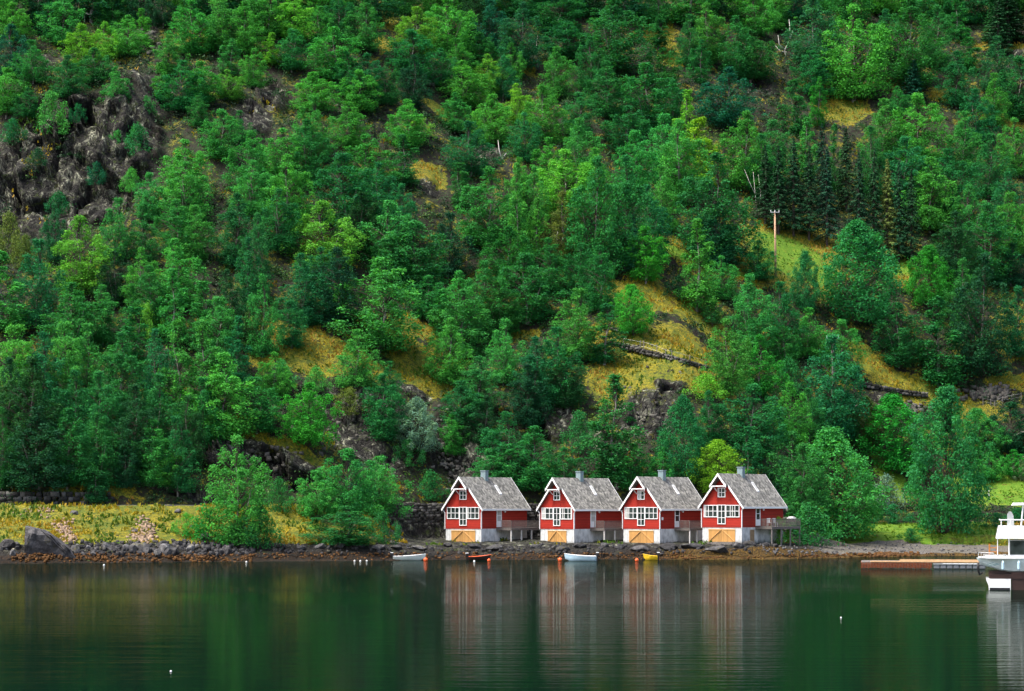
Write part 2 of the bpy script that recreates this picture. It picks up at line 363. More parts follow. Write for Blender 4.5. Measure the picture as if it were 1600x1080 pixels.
def at(x, Y): return (x - 800) / F * Y
def zrow(row, Y): return CH + (HOR - row) / F * Y
def wy(row): return F * CH / (row - HOR)      # water distance at a row
for x, r0, r1, hw, k in ((105,395,120,150,.93),(400,250,130,45,.7),(400,775,640,110,.9),(600,740,610,120,.85),(720,770,640,60,.8),(1020,700,600,70,.75),(860,720,600,60,.6)):
    a = pix(x, r0); b = pix(x, r1)
    STEEP.append(((a[0] + b[0]) / 2, a[1], b[1], hw / F * a[1], k))
YEL = [(1075,545,50,26),(1000,600,40,16),(960,520,50,14),(1490,838,80,18),(940,545,40,20),(620,545,70,22),(470,555,60,26),(1060,545,40,16),(1430,600,90,16),(1200,420,56,24),(1255,425,54,18),(1285,378,34,24),(1235,365,40,16),(980,600,60,22),(560,560,60,14),(420,560,30,16),(700,560,30,16),(1600,520,30,40),(1480,625,50,10),(480,535,44,22),(500,572,34,16),(655,515,55,16),(655,588,46,22),(450,702,66,15),(525,692,28,12),(380,668,30,16),(1010,522,80,14),(1005,565,85,20),(1070,590,40,18),(950,590,28,16),
 (1030,468,70,22),(1110,505,34,24),(1100,410,90,18),(1236,402,78,38),(1175,378,30,16),(1405,425,20,22),(1395,595,56,18),(1440,612,40,10),(1580,535,34,24),(1585,600,44,14),(1500,640,60,14),(1320,175,40,20),(1555,190,45,10),
 (1030,45,22,26),(1045,85,20,18),(672,272,26,16),(600,25,20,16),(600,70,16,12),(812,525,30,8),(1350,560,30,16),(60,762,90,5),(150,760,60,6),(440,515,40,14),(860,620,30,16),(1310,590,20,12),(1565,80,40,14),
 (760,118,14,10),(820,105,16,10),(1190,430,60,10),(1130,345,10,8),(1270,140,16,14),(420,165,18,10),(690,175,30,8),(560,150,20,6),(310,60,18,12),(270,80,10,12),(1480,150,30,10),(960,455,40,12),(1010,430,24,8),(1140,625,24,14),(1500,700,40,8)]
ROCK = [(110,245,135,95),(200,175,55,38),(30,290,70,85),(140,320,80,40),(395,185,28,25),(420,150,24,22),(385,235,24,20),(330,700,44,34),(400,722,110,26),(600,655,95,36),(560,690,80,30),(720,700,46,52),(780,720,30,30),(1012,650,44,36),(1048,606,24,10),
 (865,655,30,34),(235,150,30,30),(1565,88,34,8),(665,115,22,14),(60,105,30,20),(225,60,18,14),(1180,135,26,12),(670,292,20,10),(740,130,22,10),(880,10,20,12),(1400,640,44,10),(1545,618,34,8),(640,610,30,10),(300,770,100,6),(520,640,40,12),(540,160,18,10),(930,700,24,34),(760,235,24,18),(1270,150,20,8),(830,20,30,10)]
LAWN = [(1240,418,60,16),(1192,408,24,12),(1400,843,100,10),(1190,392,20,14),(1236,398,56,22),(1085,408,84,9),(1405,420,18,12),(1395,835,66,12),(1562,766,80,28),(1392,745,28,20),(1400,775,24,12),(1500,832,70,18),(1380,715,24,14),(1290,843,60,6),(490,825,10,2)]
def mk(lst):
    out = []
    for x, r, rx, ry in lst:
        a, b, c = pix(x, r - ry), pix(x, r + ry), pix(x, r)
        if not c: continue
        ya = a[1] if a else c[1] + 6; yb = b[1] if b else c[1] - 3
        out.append((c[0], (ya + yb) / 2, rx / F * c[1], max((ya - yb) / 2, .8)))
    return out
EY, ER, EL = mk(YEL), mk(ROCK), mk(LAWN)
def emask(L, X, Y):
    m = np.zeros_like(X)
    for cx, cy, rx, ry in L:
        d = ((X - cx) / rx) ** 2 + ((Y - cy) / ry) ** 2
        m = np.maximum(m, 1.25 - .75 * d)
    return np.clip(m, -.6, 1)
def masks(X, Y):
    z, s, rd, wr, wm = base_h(X, Y)
    my = emask(EY, X, Y); mr = emask(ER, X, Y); ml = emask(EL, X, Y)
    bankm = (1 - wm) * (1 - wr) * sstep(4, 6, s) * (1 - sstep(rd - .2, rd + .5, Y)) * (Y < rd + .5)
    my = np.maximum(my, bankm * (1.0 + .0 * X))
    mid = wm * (1 - wr) * (s > 1) * (Y < rd + 1)
    mr = np.maximum(mr, mid * 1.0)
    mr = np.maximum(mr, (1 - wr) * (s > 1.0) * (s < 5.5) * .9 * (1 - sstep(.9, 1, wr)))
    bank2 = (X > 42) * (X < 75) * sstep(278.5, 280, Y + .8 * vn(X / 2, Y / 3, seed=77)) * (1 - sstep(291, 294, Y)); ml = np.maximum(ml, bank2 * (X < 57)); my = np.maximum(my, bank2 * 1.2 * (X >= 55))
    beach = wr * (s > .5) * (s < 19) * (bank2 < .5)
    weed = ((s < 1.9 + 1.1 * fbm(X / 3, Y / 3, seed=5, o=2) + .8 * sstep(12, 24, X)) * 1.0)
    return dict(yel=my, rock=mr, lawn=ml, road=onroad(X, Y) * (1 - wr), beach=beach, weed=weed, gold=np.clip(sstep(12, 24, X) + .35 * vn(X / 4, Y / 4, seed=8), 0, 1))
xs = np.unique(np.concatenate([np.arange(-420, -130, 6), np.arange(-130, 130, .42), np.arange(130, 421, 6)]))
ys = np.unique(np.concatenate([np.arange(206, 276, .28), np.arange(276, 400, .36), np.arange(400, 470, .6), np.arange(470, 620, 5)]))
GX, GY = np.meshgrid(xs, ys); gx, gy = GX.ravel(), GY.ravel()
gz = H(gx, gy); mk_ = masks(gx, gy)
rk = sstep(.25, .7, mk_['rock'] + .3 * fbm(gx / 3, gy / 3, seed=31, o=2)) * (gz > 6)
rid = 1 - np.abs(fbm(gx / 5, gz / 9, gy / 11, seed=41, o=4))
blk = _hash(np.floor(gx / 3.6 + .8 * vn(gx / 4, gz / 4, seed=3)), np.floor(gz / 4.0 + .22 * gx + .8 * vn(gx / 4, gz / 4, seed=4)), np.zeros_like(gx), 6)
big_ = .4 + .6 * np.clip(emask(ER[:4] + ER[7:9], gx, gy), 0, 1)
rid2 = 1 - np.abs(fbm(gx / 2.2, gz / 3.4, gy / 4, seed=47, o=3))
def facet(u, v, seed):                        # planar blocks: offset + tilt per cell, and distance to the crack
    iu, iv = np.floor(u), np.floor(v); b1 = np.full_like(u, 9.); b2 = np.full_like(u, 9.); val = np.zeros_like(u)
    for a in (-1, 0, 1):
        for b in (-1, 0, 1):
            cu, cv = iu + a, iv + b; z0 = np.zeros_like(cu)
            px_ = cu + .5 + .8 * (_hash(cu, cv, z0, seed) - .5); py_ = cv + .5 + .8 * (_hash(cu, cv, z0, seed + 1) - .5)
            d = np.hypot(u - px_, v - py_); w = (_hash(cu, cv, z0, seed + 2) - .5) * 1.6 + (u - px_) * (_hash(cu, cv, z0, seed + 3) - .5) * 2.2 + (v - py_) * (_hash(cu, cv, z0, seed + 4) - .7) * 1.8
            nb = d < b1; b2 = np.where(nb, b1, np.minimum(b2, d)); val = np.where(nb, w, val); b1 = np.where(nb, d, b1)
    return val, b2 - b1
wu = gx + .8 * vn(gx / 3, gz / 3, seed=90); wv = gz + .35 * gx + .8 * vn(gx / 3, gz / 3, seed=91)
f1, c1 = facet(wu / 5.5, wv / 7.5, 200); f2, c2 = facet(wu / 1.9, wv / 2.8, 210)
dsp = big_ * rk * (f1 * 2.8 + f2 * 1.0 + (rid - .6) * .8 - 1.3 * (1 - sstep(0, .10, c1)) - .5 * (1 - sstep(0, .12, c2)))
mk_['crack'] = rk * np.maximum(1 - sstep(.0, .13, c1), .7 * (1 - sstep(0, .1, c2)))
nn = len(xs); idx = np.arange(len(gx)).reshape(GX.shape)
Q = np.stack([idx[:-1, :-1].ravel(), idx[:-1, 1:].ravel(), idx[1:, 1:].ravel(), idx[1:, :-1].ravel()], 1)
ground = link('hillside', mesh_np('hillside', np.stack([gx, gy - dsp * .8, gz + dsp * .45], 1), Q, [M['ground']], mk_, smooth=True))
tag(ground, kind='structure')
wm_ = MB(); wm_.box(-430, 430, -120, 300, -6, 0)
water = wm_.build('water', M['water']); tag(water, kind='structure')

# ------------------------------------------------------------------ trees
rng = np.random.default_rng(5)
def leaves(P, N, size, jit=.7, v=None, asp=.62):      # diamond leaves at points P facing roughly along N
    n = len(P); N = N + rng.normal(0, jit, (n, 3)); N /= np.linalg.norm(N, axis=1)[:, None] + 1e-9
    a = rng.normal(0, 1, (n, 3)); T = np.cross(N, a); T /= np.linalg.norm(T, axis=1)[:, None] + 1e-9; B = np.cross(N, T)
    s = (size * rng.uniform(.6, 1.3, n))[:, None]
    V = np.stack([P - T * s, P - B * s * asp, P + T * s, P + B * s * asp], 1).reshape(-1, 3)
    Q = np.arange(4 * n).reshape(-1, 4)
    v = rng.uniform(.2, .8, n) if v is None else v
    return V, Q, np.repeat(v, 4)
def tube_np(pts, rad, n=5):
    pts = np.asarray(pts, float); V = []; Qs = []
    for i, p in enumerate(pts):
        d = pts[min(i + 1, len(pts) - 1)] - pts[max(i - 1, 0)]; d /= np.linalg.norm(d) + 1e-9
        u = np.array([0, 0, 1.]) if abs(d[2]) < .9 else np.array([1., 0, 0]); x = np.cross(d, u); x /= np.linalg.norm(x); y = np.cross(d, x)
        for k in range(n): V.append(p + (x * math.cos(2*math.pi*k/n) + y * math.sin(2*math.pi*k/n)) * rad[i])
    for i in range(len(pts) - 1):
        for k in range(n): Qs.append((i*n+k, i*n+(k+1)%n, (i+1)*n+(k+1)%n, (i+1)*n+k))
    return np.array(V), np.array(Qs)
def merge(L):
    V = []; Qs = []; o = 0
    for v, q in L: V.append(v); Qs.append(q + o); o += len(v)
    return np.concatenate(V), np.concatenate(Qs)

def make_tree(kind, seed):
    """prototype at real size: returns (crown mesh, trunk mesh, crown width, total height)"""
    global rng
    rng = np.random.default_rng(seed); rs = rng
    P = dict(
      B=dict(H=11, Wd=7.2, t0=.03, pk=.34, top=.34, n=230, pr=(.42, .85), droop=1.1, lf=125, size=.098),
      S=dict(H=12, Wd=4.2, t0=.04, pk=.32, top=.26, n=150, pr=(.36, .66), droop=1.3, lf=115, size=.094),
      R=dict(H=9, Wd=7.6, t0=.06, pk=.42, top=.62, n=230, pr=(.42, .8), droop=.5, lf=130, size=.095),
      U=dict(H=3.2, Wd=4.2, t0=.02, pk=.35, top=.7, n=34, pr=(.45, .8), droop=.3, lf=170, size=.08),
      L=dict(H=9, Wd=8.6, t0=.08, pk=.42, top=.5, n=220, pr=(.42, .8), droop=.6, lf=130, size=.098))[kind]
    P['pk'] = max(.2, P['pk'] + rs.uniform(-.08, .14)); P['top'] *= rs.uniform(.55, 1.5)
    Hh, W = P['H'], P['Wd']; lobe = rs.uniform(0, 6.28, 4); lean = rs.normal(0, .035, 2)
    tk = [np.array([lean[0] * z * 1.0 + .12 * math.sin(z * .7 + lobe[0]), lean[1] * z + .12 * math.cos(z * .6 + lobe[1]), z]) for z in np.linspace(0, Hh * .80, 9)]
    tk = np.array(tk); r0 = .011 * Hh + .015
    tubes = [tube_np(np.vstack([[tk[0] - [0, 0, 1.0]], tk]), [r0 * 1.15] + list(np.linspace(r0, .015, 9)), 6)]
    if kind in 'BL' and rs.uniform() < .6:    # second stem
        a = rs.uniform(0, 6.28); q = np.array([[math.cos(a) * .25 * z, math.sin(a) * .25 * z, z] for z in np.linspace(0, Hh * .6, 6)]); tubes.append(tube_np(q, np.linspace(r0 * .7, .02, 6), 5))
    Vs, Qs, As = [], [], []; off = 0; nmain = len(tubes)
    def env(t):
        if t < P['pk']: return .55 + .45 * math.sin(max(0, (t - P['t0']) / (P['pk'] - P['t0'])) * math.pi / 2)
        u = (t - P['pk']) / (1 - P['pk']); return (1 - u ** (1.15 + P['top'] * 1.8)) * (1 - .15 * u) + .03
    plumes = None
    if kind in 'BSL':
        npl = dict(B=7, S=4, L=8)[kind]; plumes = [(0, 0, Hh, W * .27)]
        for q in range(npl - 1):
            a = q * 2.4 + rs.uniform(-.5, .5); d = rs.uniform(.35, .72); plumes.append((math.cos(a) * d * W / 2, math.sin(a) * d * W / 2, Hh * (1 - (.30 if kind != 'L' else .2) * d - rs.uniform(0, .42 * d)), W * rs.uniform(.18, .28)))
        pw = np.array([p_[2] * p_[3] for p_ in plumes]); pw /= pw.sum()
    for i in range(P['n']):
        t = P['t0'] + (1 - P['t0']) * ((i + rs.uniform(0, 1)) / P['n']) ** .92; t = min(t, .975)
        a = i * 2.39996 + rs.uniform(-.5, .5)
        lob = 1 + .20 * math.sin(2 * a + lobe[0] + t * 3) + .16 * math.sin(3 * a + lobe[1] - t * 5) + .12 * math.sin(t * 17 + lobe[2])
        rad = W / 2 * env(t) * lob * (rs.uniform(.55, .92) if rs.uniform() < .8 else rs.uniform(.1, .5))
        zc = t * Hh - .25 * rad * .5; kk = min(zc / (Hh * .80), 1) * 8; b0 = tk[int(min(kk, 7))]
        pr = rs.uniform(*P['pr']) * (1.0 - .38 * t) * (1 if rs.uniform() > .2 else .7)
        c = np.array([b0[0] + math.cos(a) * rad, b0[1] + math.sin(a) * rad, zc])
        if plumes is not None:
            j = 0 if i % 6 == 0 else rs.choice(len(plumes), p=pw); px_, py_, ph_, pr_ = plumes[j]
            t = min(P['t0'] + .5 / Hh + (1 - P['t0']) * (rs.uniform(0, 1) ** 1.2 if i > 30 else 1 - (i % 5) * .07), .95); a = rs.uniform(0, 6.28)
            rad = pr_ * env(t) * rs.uniform(.35, 1.0); zc = t * ph_
            f = min(1, .45 + t); c = np.array([b0[0] * min(1, t) + px_ * f + math.cos(a) * rad, b0[1] * t + py_ * f + math.sin(a) * rad, zc])
            pr = rs.uniform(*P['pr']) * (1.0 - .5 * t); rad = math.hypot(c[0], c[1])
        if zc > Hh - pr * .6: c[2] = Hh - pr * .6
        st = tk[int(np.clip((c[2] - rad * .75) / (Hh * .80) * 8, 0, 7))]
        md = st * .5 + c * .5 + np.array([0, 0, .12 * rad])
        tubes.append(tube_np([st, md, c], [.022, .016, .008], 3))
        n = int(P['lf'] * (pr / np.mean(P['pr'])) ** 1.6)
        D = rs.normal(0, 1, (n, 3)); D /= np.linalg.norm(D, axis=1)[:, None]; D[:, 2] = np.where(rs.uniform(0, 1, n) < .45, np.abs(D[:, 2]), D[:, 2])
        lump = 1 + .30 * vn(D[:, 0] * 1.9 + i * 7, D[:, 1] * 1.9, D[:, 2] * 1.9, seed=seed)
        rr = pr * lump * rs.uniform(.25, 1.06, n) ** .6
        pts = c + D * rr[:, None] * np.array([.95, .95, 1.1])
        hang = (D[:, 2] < .15) & (rs.uniform(0, 1, n) < .5); qa = np.floor(np.arctan2(D[:, 1], D[:, 0]) * 3.2) / 3.2 + rs.normal(0, .07, n)
        hz = rs.uniform(0, 1, n) ** 1.3 * pr * 1.25 * P['droop']
        pts[:, 2] -= np.where(hang, hz, 0)
        pts[:, 0] = np.where(hang, c[0] + np.cos(qa) * pr * rs.uniform(.75, 1.05, n), pts[:, 0]) if P['droop'] > .8 else pts[:, 0]
        pts[:, 1] = np.where(hang, c[1] + np.sin(qa) * pr * rs.uniform(.75, 1.05, n), pts[:, 1]) if P['droop'] > .8 else pts[:, 1]
        # stray twigs stick out so the outline stays ragged
        k = max(3, n // 8); j = rs.integers(0, n, k); pts[j] = c + D[j] * pr * rs.uniform(1.05, 1.85, k)[:, None] * np.array([1, 1, .85])
        nv = D + np.array([0, 0, .45])
        cv = rs.uniform(.25, .75)
        V, Q, A = leaves(pts, nv, P['size'], .85, np.clip(cv + rs.normal(0, .16, n), 0, 1), .6)
        Vs.append(V); Qs.append(Q + off); As.append(A); off += len(V)
    V = np.concatenate(Vs); A = np.concatenate(As)
    zmin = .03 * Hh; V[:, 2] = np.maximum(V[:, 2], zmin * .3)
    cm = mesh_np(kind + 'crown', V, np.concatenate(Qs), [M['leaf']], dict(v=A))
    nst = sum(len(q_) for v_, q_ in tubes[:nmain]); tv, tq = merge(tubes)
    tm = mesh_np(kind + 'trunk', tv, tq, [M['darkbark'] if kind in 'RUL' else M['bark'], M['darkbark']], smooth=True, mi=(np.arange(len(tq)) >= nst).astype(np.int32))
    wx = np.percentile(V[:, 0], 98.5) - np.percentile(V[:, 0], 1.5); zt = np.percentile(V[:, 2], 99.7)
    return cm, tm, float(wx), float(zt)

def make_spruce(seed):
    global rng
    rng = np.random.default_rng(seed); Hh = 15; Vs, Qs, As = [], [], []; off = 0; tubes = [tube_np([(0, 0, -1), (0, 0, 5), (.1, 0, 10), (0, 0, 15)], [.24, .18, .11, .02], 6)]
    for lv in range(34):
        t = .12 + .87 * lv / 33; z = t * Hh; Rr = (1 - t) ** .8 * 2.7 + .15; nb = 9 if t < .8 else 6
        for b in range(nb):
            if rng.uniform() < .10: continue
            a = rng.uniform(0, 6.28); rl = Rr * rng.uniform(.65, 1.12)
            n = int(22 + 40 * rl / 2.7); u = rng.uniform(0.05, 1, n) ** .7
            wdt = (.10 + .30 * (1 - u)) * rl * .55
            lat = rng.uniform(-1, 1, n) * wdt; x = math.cos(a) * u * rl - math.sin(a) * lat; y = math.sin(a) * u * rl + math.cos(a) * lat
            zz = z - u * rl * .42 + .12 * u * u * rl - np.abs(rng.normal(0, .14, n))
            V, Q, A = leaves(np.stack([x, y, zz], 1), np.tile([math.cos(a) * .5, math.sin(a) * .5, .8], (n, 1)), .15, .5, None, .35)
            Vs.append(V); Qs.append(Q + off); As.append(A); off += len(V)
            tubes.append(tube_np([(0, 0, z), (math.cos(a) * rl * .8, math.sin(a) * rl * .8, z - rl * .33)], [.035, .01], 3))
    V = np.concatenate(Vs); cm = mesh_np('spruce_crown', V, np.concatenate(Qs), [M['needle']], dict(v=np.concatenate(As)))
    tv, tq = merge(tubes); return cm, mesh_np('spruce_trunk', tv, tq, [M['darkbark']], smooth=True), 4.9, 15.0

PROTO = {k: [make_tree(k, 100 + 10 * j + ord(k)) for j in range(n)] for k, n in (('B', 9), ('S', 6), ('R', 4), ('U', 3), ('L', 2))}
PROTO['C'] = [make_spruce(3), make_spruce(4)]
TINT = {'0': (.014, .092, .035), '1': (.022, .190, .054), '2': (.048, .300, .060), '3': (.105, .390, .045), '4': (.016, .145, .064),
        'w': (.15, .31, .18), 'g': (.034, .300, .036), 'o': (.080, .165, .040), 'y': (.13, .41, .035)}
TW = {'0': 'dark green', '1': 'mid green', '2': 'fresh green', '3': 'yellowish green', '4': 'blue green', 'w': 'silvery grey green', 'g': 'vivid green', 'o': 'olive brown', 'y': 'lime yellow'}
KW = {'B': ('birch_tree', 'broad birch', 'tree'), 'S': ('slender_birch', 'slender birch', 'tree'), 'R': ('round_tree', 'dense round tree', 'tree'),
      'U': ('bush', 'low bush', 'bush'), 'L': ('spreading_tree', 'spreading leafy tree', 'tree'), 'C': ('spruce_tree', 'pointed spruce', 'spruce')}
# x of the crown, row of its top, row of its foot, crown width, kind + tint
T = """
5 -61 26 54 B2;57 -60 28 52 B0;101 -71 16 57 B4;145 -62 25 65 S4;178 -75 15 54 S4;218 -65 29 52 B0;280 -70 9 50 B2;325 -72 20 63 S4;368 -52 22 61 B1;398 -53 23 58 S0;458 -66 17 66 S2;493 -63 25 63 B2;526 -73 16 55 B2;588 -47 26 70 B4;632 -63 16 53 B2;678 -49 23 61 B2;706 -71 8 63 S0;749 -80 9 69 B2;808 -69 18 58 B1;843 -64 8 53 B1;891 -72 17 58 B4;923 -62 18 61 B0;978 -64 20 66 S4;1029 -58 29 53 B2;1074 -47 30 59 S2;1114 -70 17 60 B0;1155 -54 26 50 S2;1204 -46 28 51 B2;1241 -52 29 69 B4;1289 -80 8 51 B2;1326 -56 28 59 B1;1373 -67 13 61 B2;1418 -83 11 50 B2;1466 -75 15 58 B2;1499 -54 29 70 B1;1557 -62 18 57 S0;1587 -70 10 70 B2
18 3 62 46 B2;20 38 112 58 B4;52 62 122 48 B2;82 -18 52 40 S1;98 -14 64 56 B2;130 38 102 46 B3;166 34 88 40 B3;176 -22 40 44 B1;200 24 82 52 B2;222 12 66 28 S2
255 -18 36 42 B0;300 0 76 58 B2;342 -12 70 60 B2;382 2 78 54 B2;264 54 112 46 B2;362 60 112 30 S2;10 106 172 52 B2;44 136 178 34 B1;82 142 212 50 U2;106 86 146 44 B1
150 74 124 50 B1;180 104 160 36 B2;250 98 154 30 S2;286 94 166 64 B1;312 96 156 48 B2;356 108 152 42 B3;396 76 130 36 B2;344 170 240 50 B2;372 172 222 34 B1;214 192 246 42 U1
310 150 196 34 B1;290 218 300 66 B2;392 205 292 58 B2;228 150 182 24 U2
420 -16 52 66 B2;456 -10 56 56 B3;500 10 66 46 B2;530 -12 56 44 B1;572 -2 72 50 B2;455 46 104 42 B1;424 50 98 26 S3;524 44 118 66 B2;542 82 142 46 B1;490 112 168 60 B2
572 84 150 46 B1;560 110 168 48 B2;652 12 82 52 B3;640 46 116 62 B1;700 -4 78 68 B2;606 98 158 36 B1;646 86 160 42 B0;716 60 112 50 B2;748 50 102 42 B1;722 94 158 66 B2
762 84 140 44 B3;786 74 146 40 B1;690 76 130 44 B1;636 155 222 54 B2;710 145 200 44 B2;770 146 220 58 B2;742 174 214 30 U3;486 150 236 58 B2;546 160 226 50 B2;480 186 276 56 B1
440 202 284 62 B2;570 212 296 72 B2;630 210 284 40 S1;735 190 268 72 B4;650 180 222 46 U3;770 0 76 64 B4;742 -22 60 50 B0;796 44 104 34 B1
816 4 96 60 B4;870 -12 48 76 B1;884 34 88 78 B4;960 -4 104 92 B1;1028 28 72 26 S1;1105 4 88 56 B2;1076 22 96 40 B1;1150 24 112 52 B1;1182 -12 50 56 B2;1174 46 116 58 B1
1034 76 138 56 B1;924 58 134 42 B1;870 72 146 44 B2;946 96 176 58 B1;1010 100 196 74 B1;1052 124 190 34 B1;800 66 122 34 B2;850 134 216 68 B2;902 144 208 50 B1;980 166 236 64 B1
806 130 190 40 B3;906 184 280 56 B2;1138 106 192 80 B4;1096 62 124 30 S1;1076 140 248 32 Sy;1100 184 296 50 Sy;1042 178 270 50 B2;990 204 306 60 B2;1062 188 306 76 B2;1166 174 284 68 B2
855 214 278 40 S2;884 234 330 88 B3;928 230 320 50 B2;820 176 246 44 B1;812 246 340 40 B2;1192 210 300 46 B1
1212 -22 40 44 B2;1270 -6 104 82 B4;1335 8 140 92 B2;1422 -2 122 94 B1;1382 14 92 44 B1;1462 8 96 42 B1;1494 -2 56 30 S1;1546 8 68 24 C1;1510 44 108 30 S1;1556 56 132 46 B4
1590 88 178 54 B1;1494 80 158 48 B1;1427 92 158 36 C4;1268 80 146 56 B1;1245 124 202 36 S1;1280 120 190 26 Sg;1402 134 176 34 B2;1552 114 190 40 B2;1524 138 214 48 B1;1380 154 248 58 B2
1432 146 250 68 B2;1505 174 262 54 B2;1586 184 266 50 B2;1210 188 280 48 B1;1262 184 270 32 S2;1284 192 330 30 C0;1322 198 330 32 C0;1306 194 290 26 S1;1362 198 300 42 B1;1412 214 312 66 B1
1482 232 322 66 B1;1545 208 300 56 B1;1452 248 350 70 B2;1575 -16 70 60 C0;1560 -10 90 40 C0
12 330 410 48 Uo;40 366 420 34 Uo;128 338 462 84 B3;84 318 400 34 B4;182 310 400 52 B2;232 270 338 42 B2;228 318 402 34 S1;290 252 342 68 B2;274 312 392 56 B1;302 320 400 48 B2
370 304 408 62 B4;396 250 330 54 B2;6 392 520 70 S2;56 374 500 70 B1;112 440 540 86 B1;126 454 540 32 S2;160 444 530 48 B2;222 386 470 48 B2;272 372 470 68 B2;270 420 530 44 S2
232 416 500 56 B1;312 438 540 34 S2;338 464 560 56 B2;206 478 570 40 S1;386 370 480 32 S1;354 420 520 48 B0;232 470 530 40 U3;392 474 540 38 Bo;180 392 470 44 B0
450 242 346 68 B2;436 294 384 58 B1;402 334 470 42 B1;540 240 350 84 B1;592 254 340 56 B1;508 314 426 96 B3;578 302 380 32 S1;626 288 370 40 B1;612 314 440 76 B2;652 346 460 96 B1
700 334 440 60 B0;764 262 372 88 B2;722 254 320 28 S1;792 354 450 68 B1;594 404 550 124 B2;526 388 510 66 B0;470 396 510 62 B4;410 430 560 48 B2;456 470 546 42 B1;716 424 530 58 B2
756 408 520 66 B1;722 452 560 84 B2;668 430 500 52 B1;562 300 390 60 B0;500 386 460 50 B1
810 256 400 32 S2;834 260 350 42 B2;838 308 400 32 S2;932 246 410 76 B1;976 244 400 66 B1;1012 288 396 56 B1;1036 258 350 46 B2;1118 240 390 110 B1;1122 318 408 74 B4;990 334 430 28 C4
1010 354 430 50 Bg;1090 342 492 48 S2;1128 400 470 42 B2;824 396 510 84 B1;856 372 460 50 B1;906 380 470 54 B1;936 384 490 56 B1;900 450 562 74 B2;942 474 570 50 S1;990 444 522 54 Rg
1186 376 440 44 B1;1172 428 548 58 B2;1062 430 470 42 U0;1112 470 506 40 U1;880 300 400 56 Bo;780 440 530 60 B1
1216 226 366 34 C0;1240 214 370 36 C0;1264 226 376 34 C0;1292 230 384 36 C0;150 252 288 30 U4;92 300 336 32 U1;60 232 262 26 U0;185 205 236 24 U2;120 160 190 22 U1;20 185 222 34 U1;205 262 300 26 U2;1342 236 405 36 C0;1366 228 408 34 C0;1386 246 410 36 Co;1404 252 412 34 C0;1424 262 412 34 C0;1196 226 350 34 C0
1516 288 380 48 B2;1576 268 350 40 B1;1582 300 390 46 B2;1542 318 430 86 B1;1490 330 430 56 B0;1338 346 508 112 R1;1259 392 486 42 R1;1450 384 480 68 Rg;1481 360 440 30 S0;1505 404 520 56 B1
1405 474 576 60 B1;1470 464 606 68 S1;1536 398 590 88 B0;1590 448 560 44 B1;1222 440 550 58 B1;1262 480 560 50 B2;1314 500 590 52 B2;1226 510 580 40 B1;1580 380 450 50 B0
30 508 630 68 B2;106 502 620 56 B2;134 506 620 64 B2;68 520 640 60 B1;50 560 700 84 B0;116 580 690 66 B1;188 520 640 66 B1;242 514 630 56 B1;286 498 650 48 S2;316 502 650 46 S2
348 552 672 86 B2;372 494 610 36 S1;246 584 700 66 B1;152 580 700 58 B1;60 636 756 84 B0;104 640 750 76 B1;152 644 752 58 B1;2 636 764 44 B1;208 600 720 62 B0;240 656 764 56 B1
278 650 756 56 B1;256 690 762 48 B2;150 704 788 36 S4;196 690 756 40 B0;28 700 762 62 B0;90 704 764 56 B0;320 590 690 56 B1;294 620 720 50 B0;12 560 680 60 B0
428 550 620 46 B2;402 588 676 66 B1;556 514 606 60 B2;494 572 612 34 U2;484 600 702 84 Lg;596 584 690 56 B1;608 564 620 36 B1;652 620 706 58 Rw;704 498 604 60 B2;748 556 640 56 B1
786 498 600 54 B2;722 596 672 60 B1;706 648 714 38 B2;640 684 730 40 U1;790 644 756 76 B1;764 700 770 54 B1;672 734 782 44 U1;548 606 650 50 Uo;440 560 600 40 U2;560 720 790 50 U0
372 680 852 84 B2;544 700 812 84 L2;594 712 812 84 L2;492 734 812 64 L2;540 790 852 96 B1;326 792 846 64 Ug;290 800 836 36 U3;600 796 850 46 U1;404 790 856 60 U1;436 745 800 40 U1
866 510 626 66 B1;836 526 640 50 B1;822 570 670 56 B0;888 560 640 50 B0;960 588 764 66 S1;1068 620 760 62 R1;990 694 768 48 B2;1036 700 768 42 B2;1116 688 772 66 Ry;1170 666 768 36 S1
1136 498 620 58 B2;1186 524 620 66 Bg;1176 600 720 84 B1;1104 584 624 54 U3;1108 610 700 50 B1;834 668 770 86 B1;882 698 770 58 B1;906 640 710 46 U1;1240 674 800 82 B1;760 620 700 50 B0
1298 524 690 76 B1;1232 560 620 50 U1;1232 598 700 56 B2;1264 606 690 46 B1;1324 610 690 36 R1;1352 620 700 50 Ro;1402 616 740 92 Rg;1476 604 834 128 R1;1532 638 720 60 R2;1582 628 712 74 L0
1310 668 842 128 R2;1252 700 832 60 B1;1222 720 800 46 B0;1262 786 852 76 U1;1216 806 850 36 U3;1422 828 848 30 U1;1384 740 800 50 Uw;1396 786 818 50 U1;1350 770 816 50 U1
1548 706 752 40 L2;1584 702 748 46 Lg;1526 716 756 34 L2;1600 712 752 30 Lw;1592 792 816 44 U1;1556 800 824 50 U1;1520 786 808 40 U1
"""
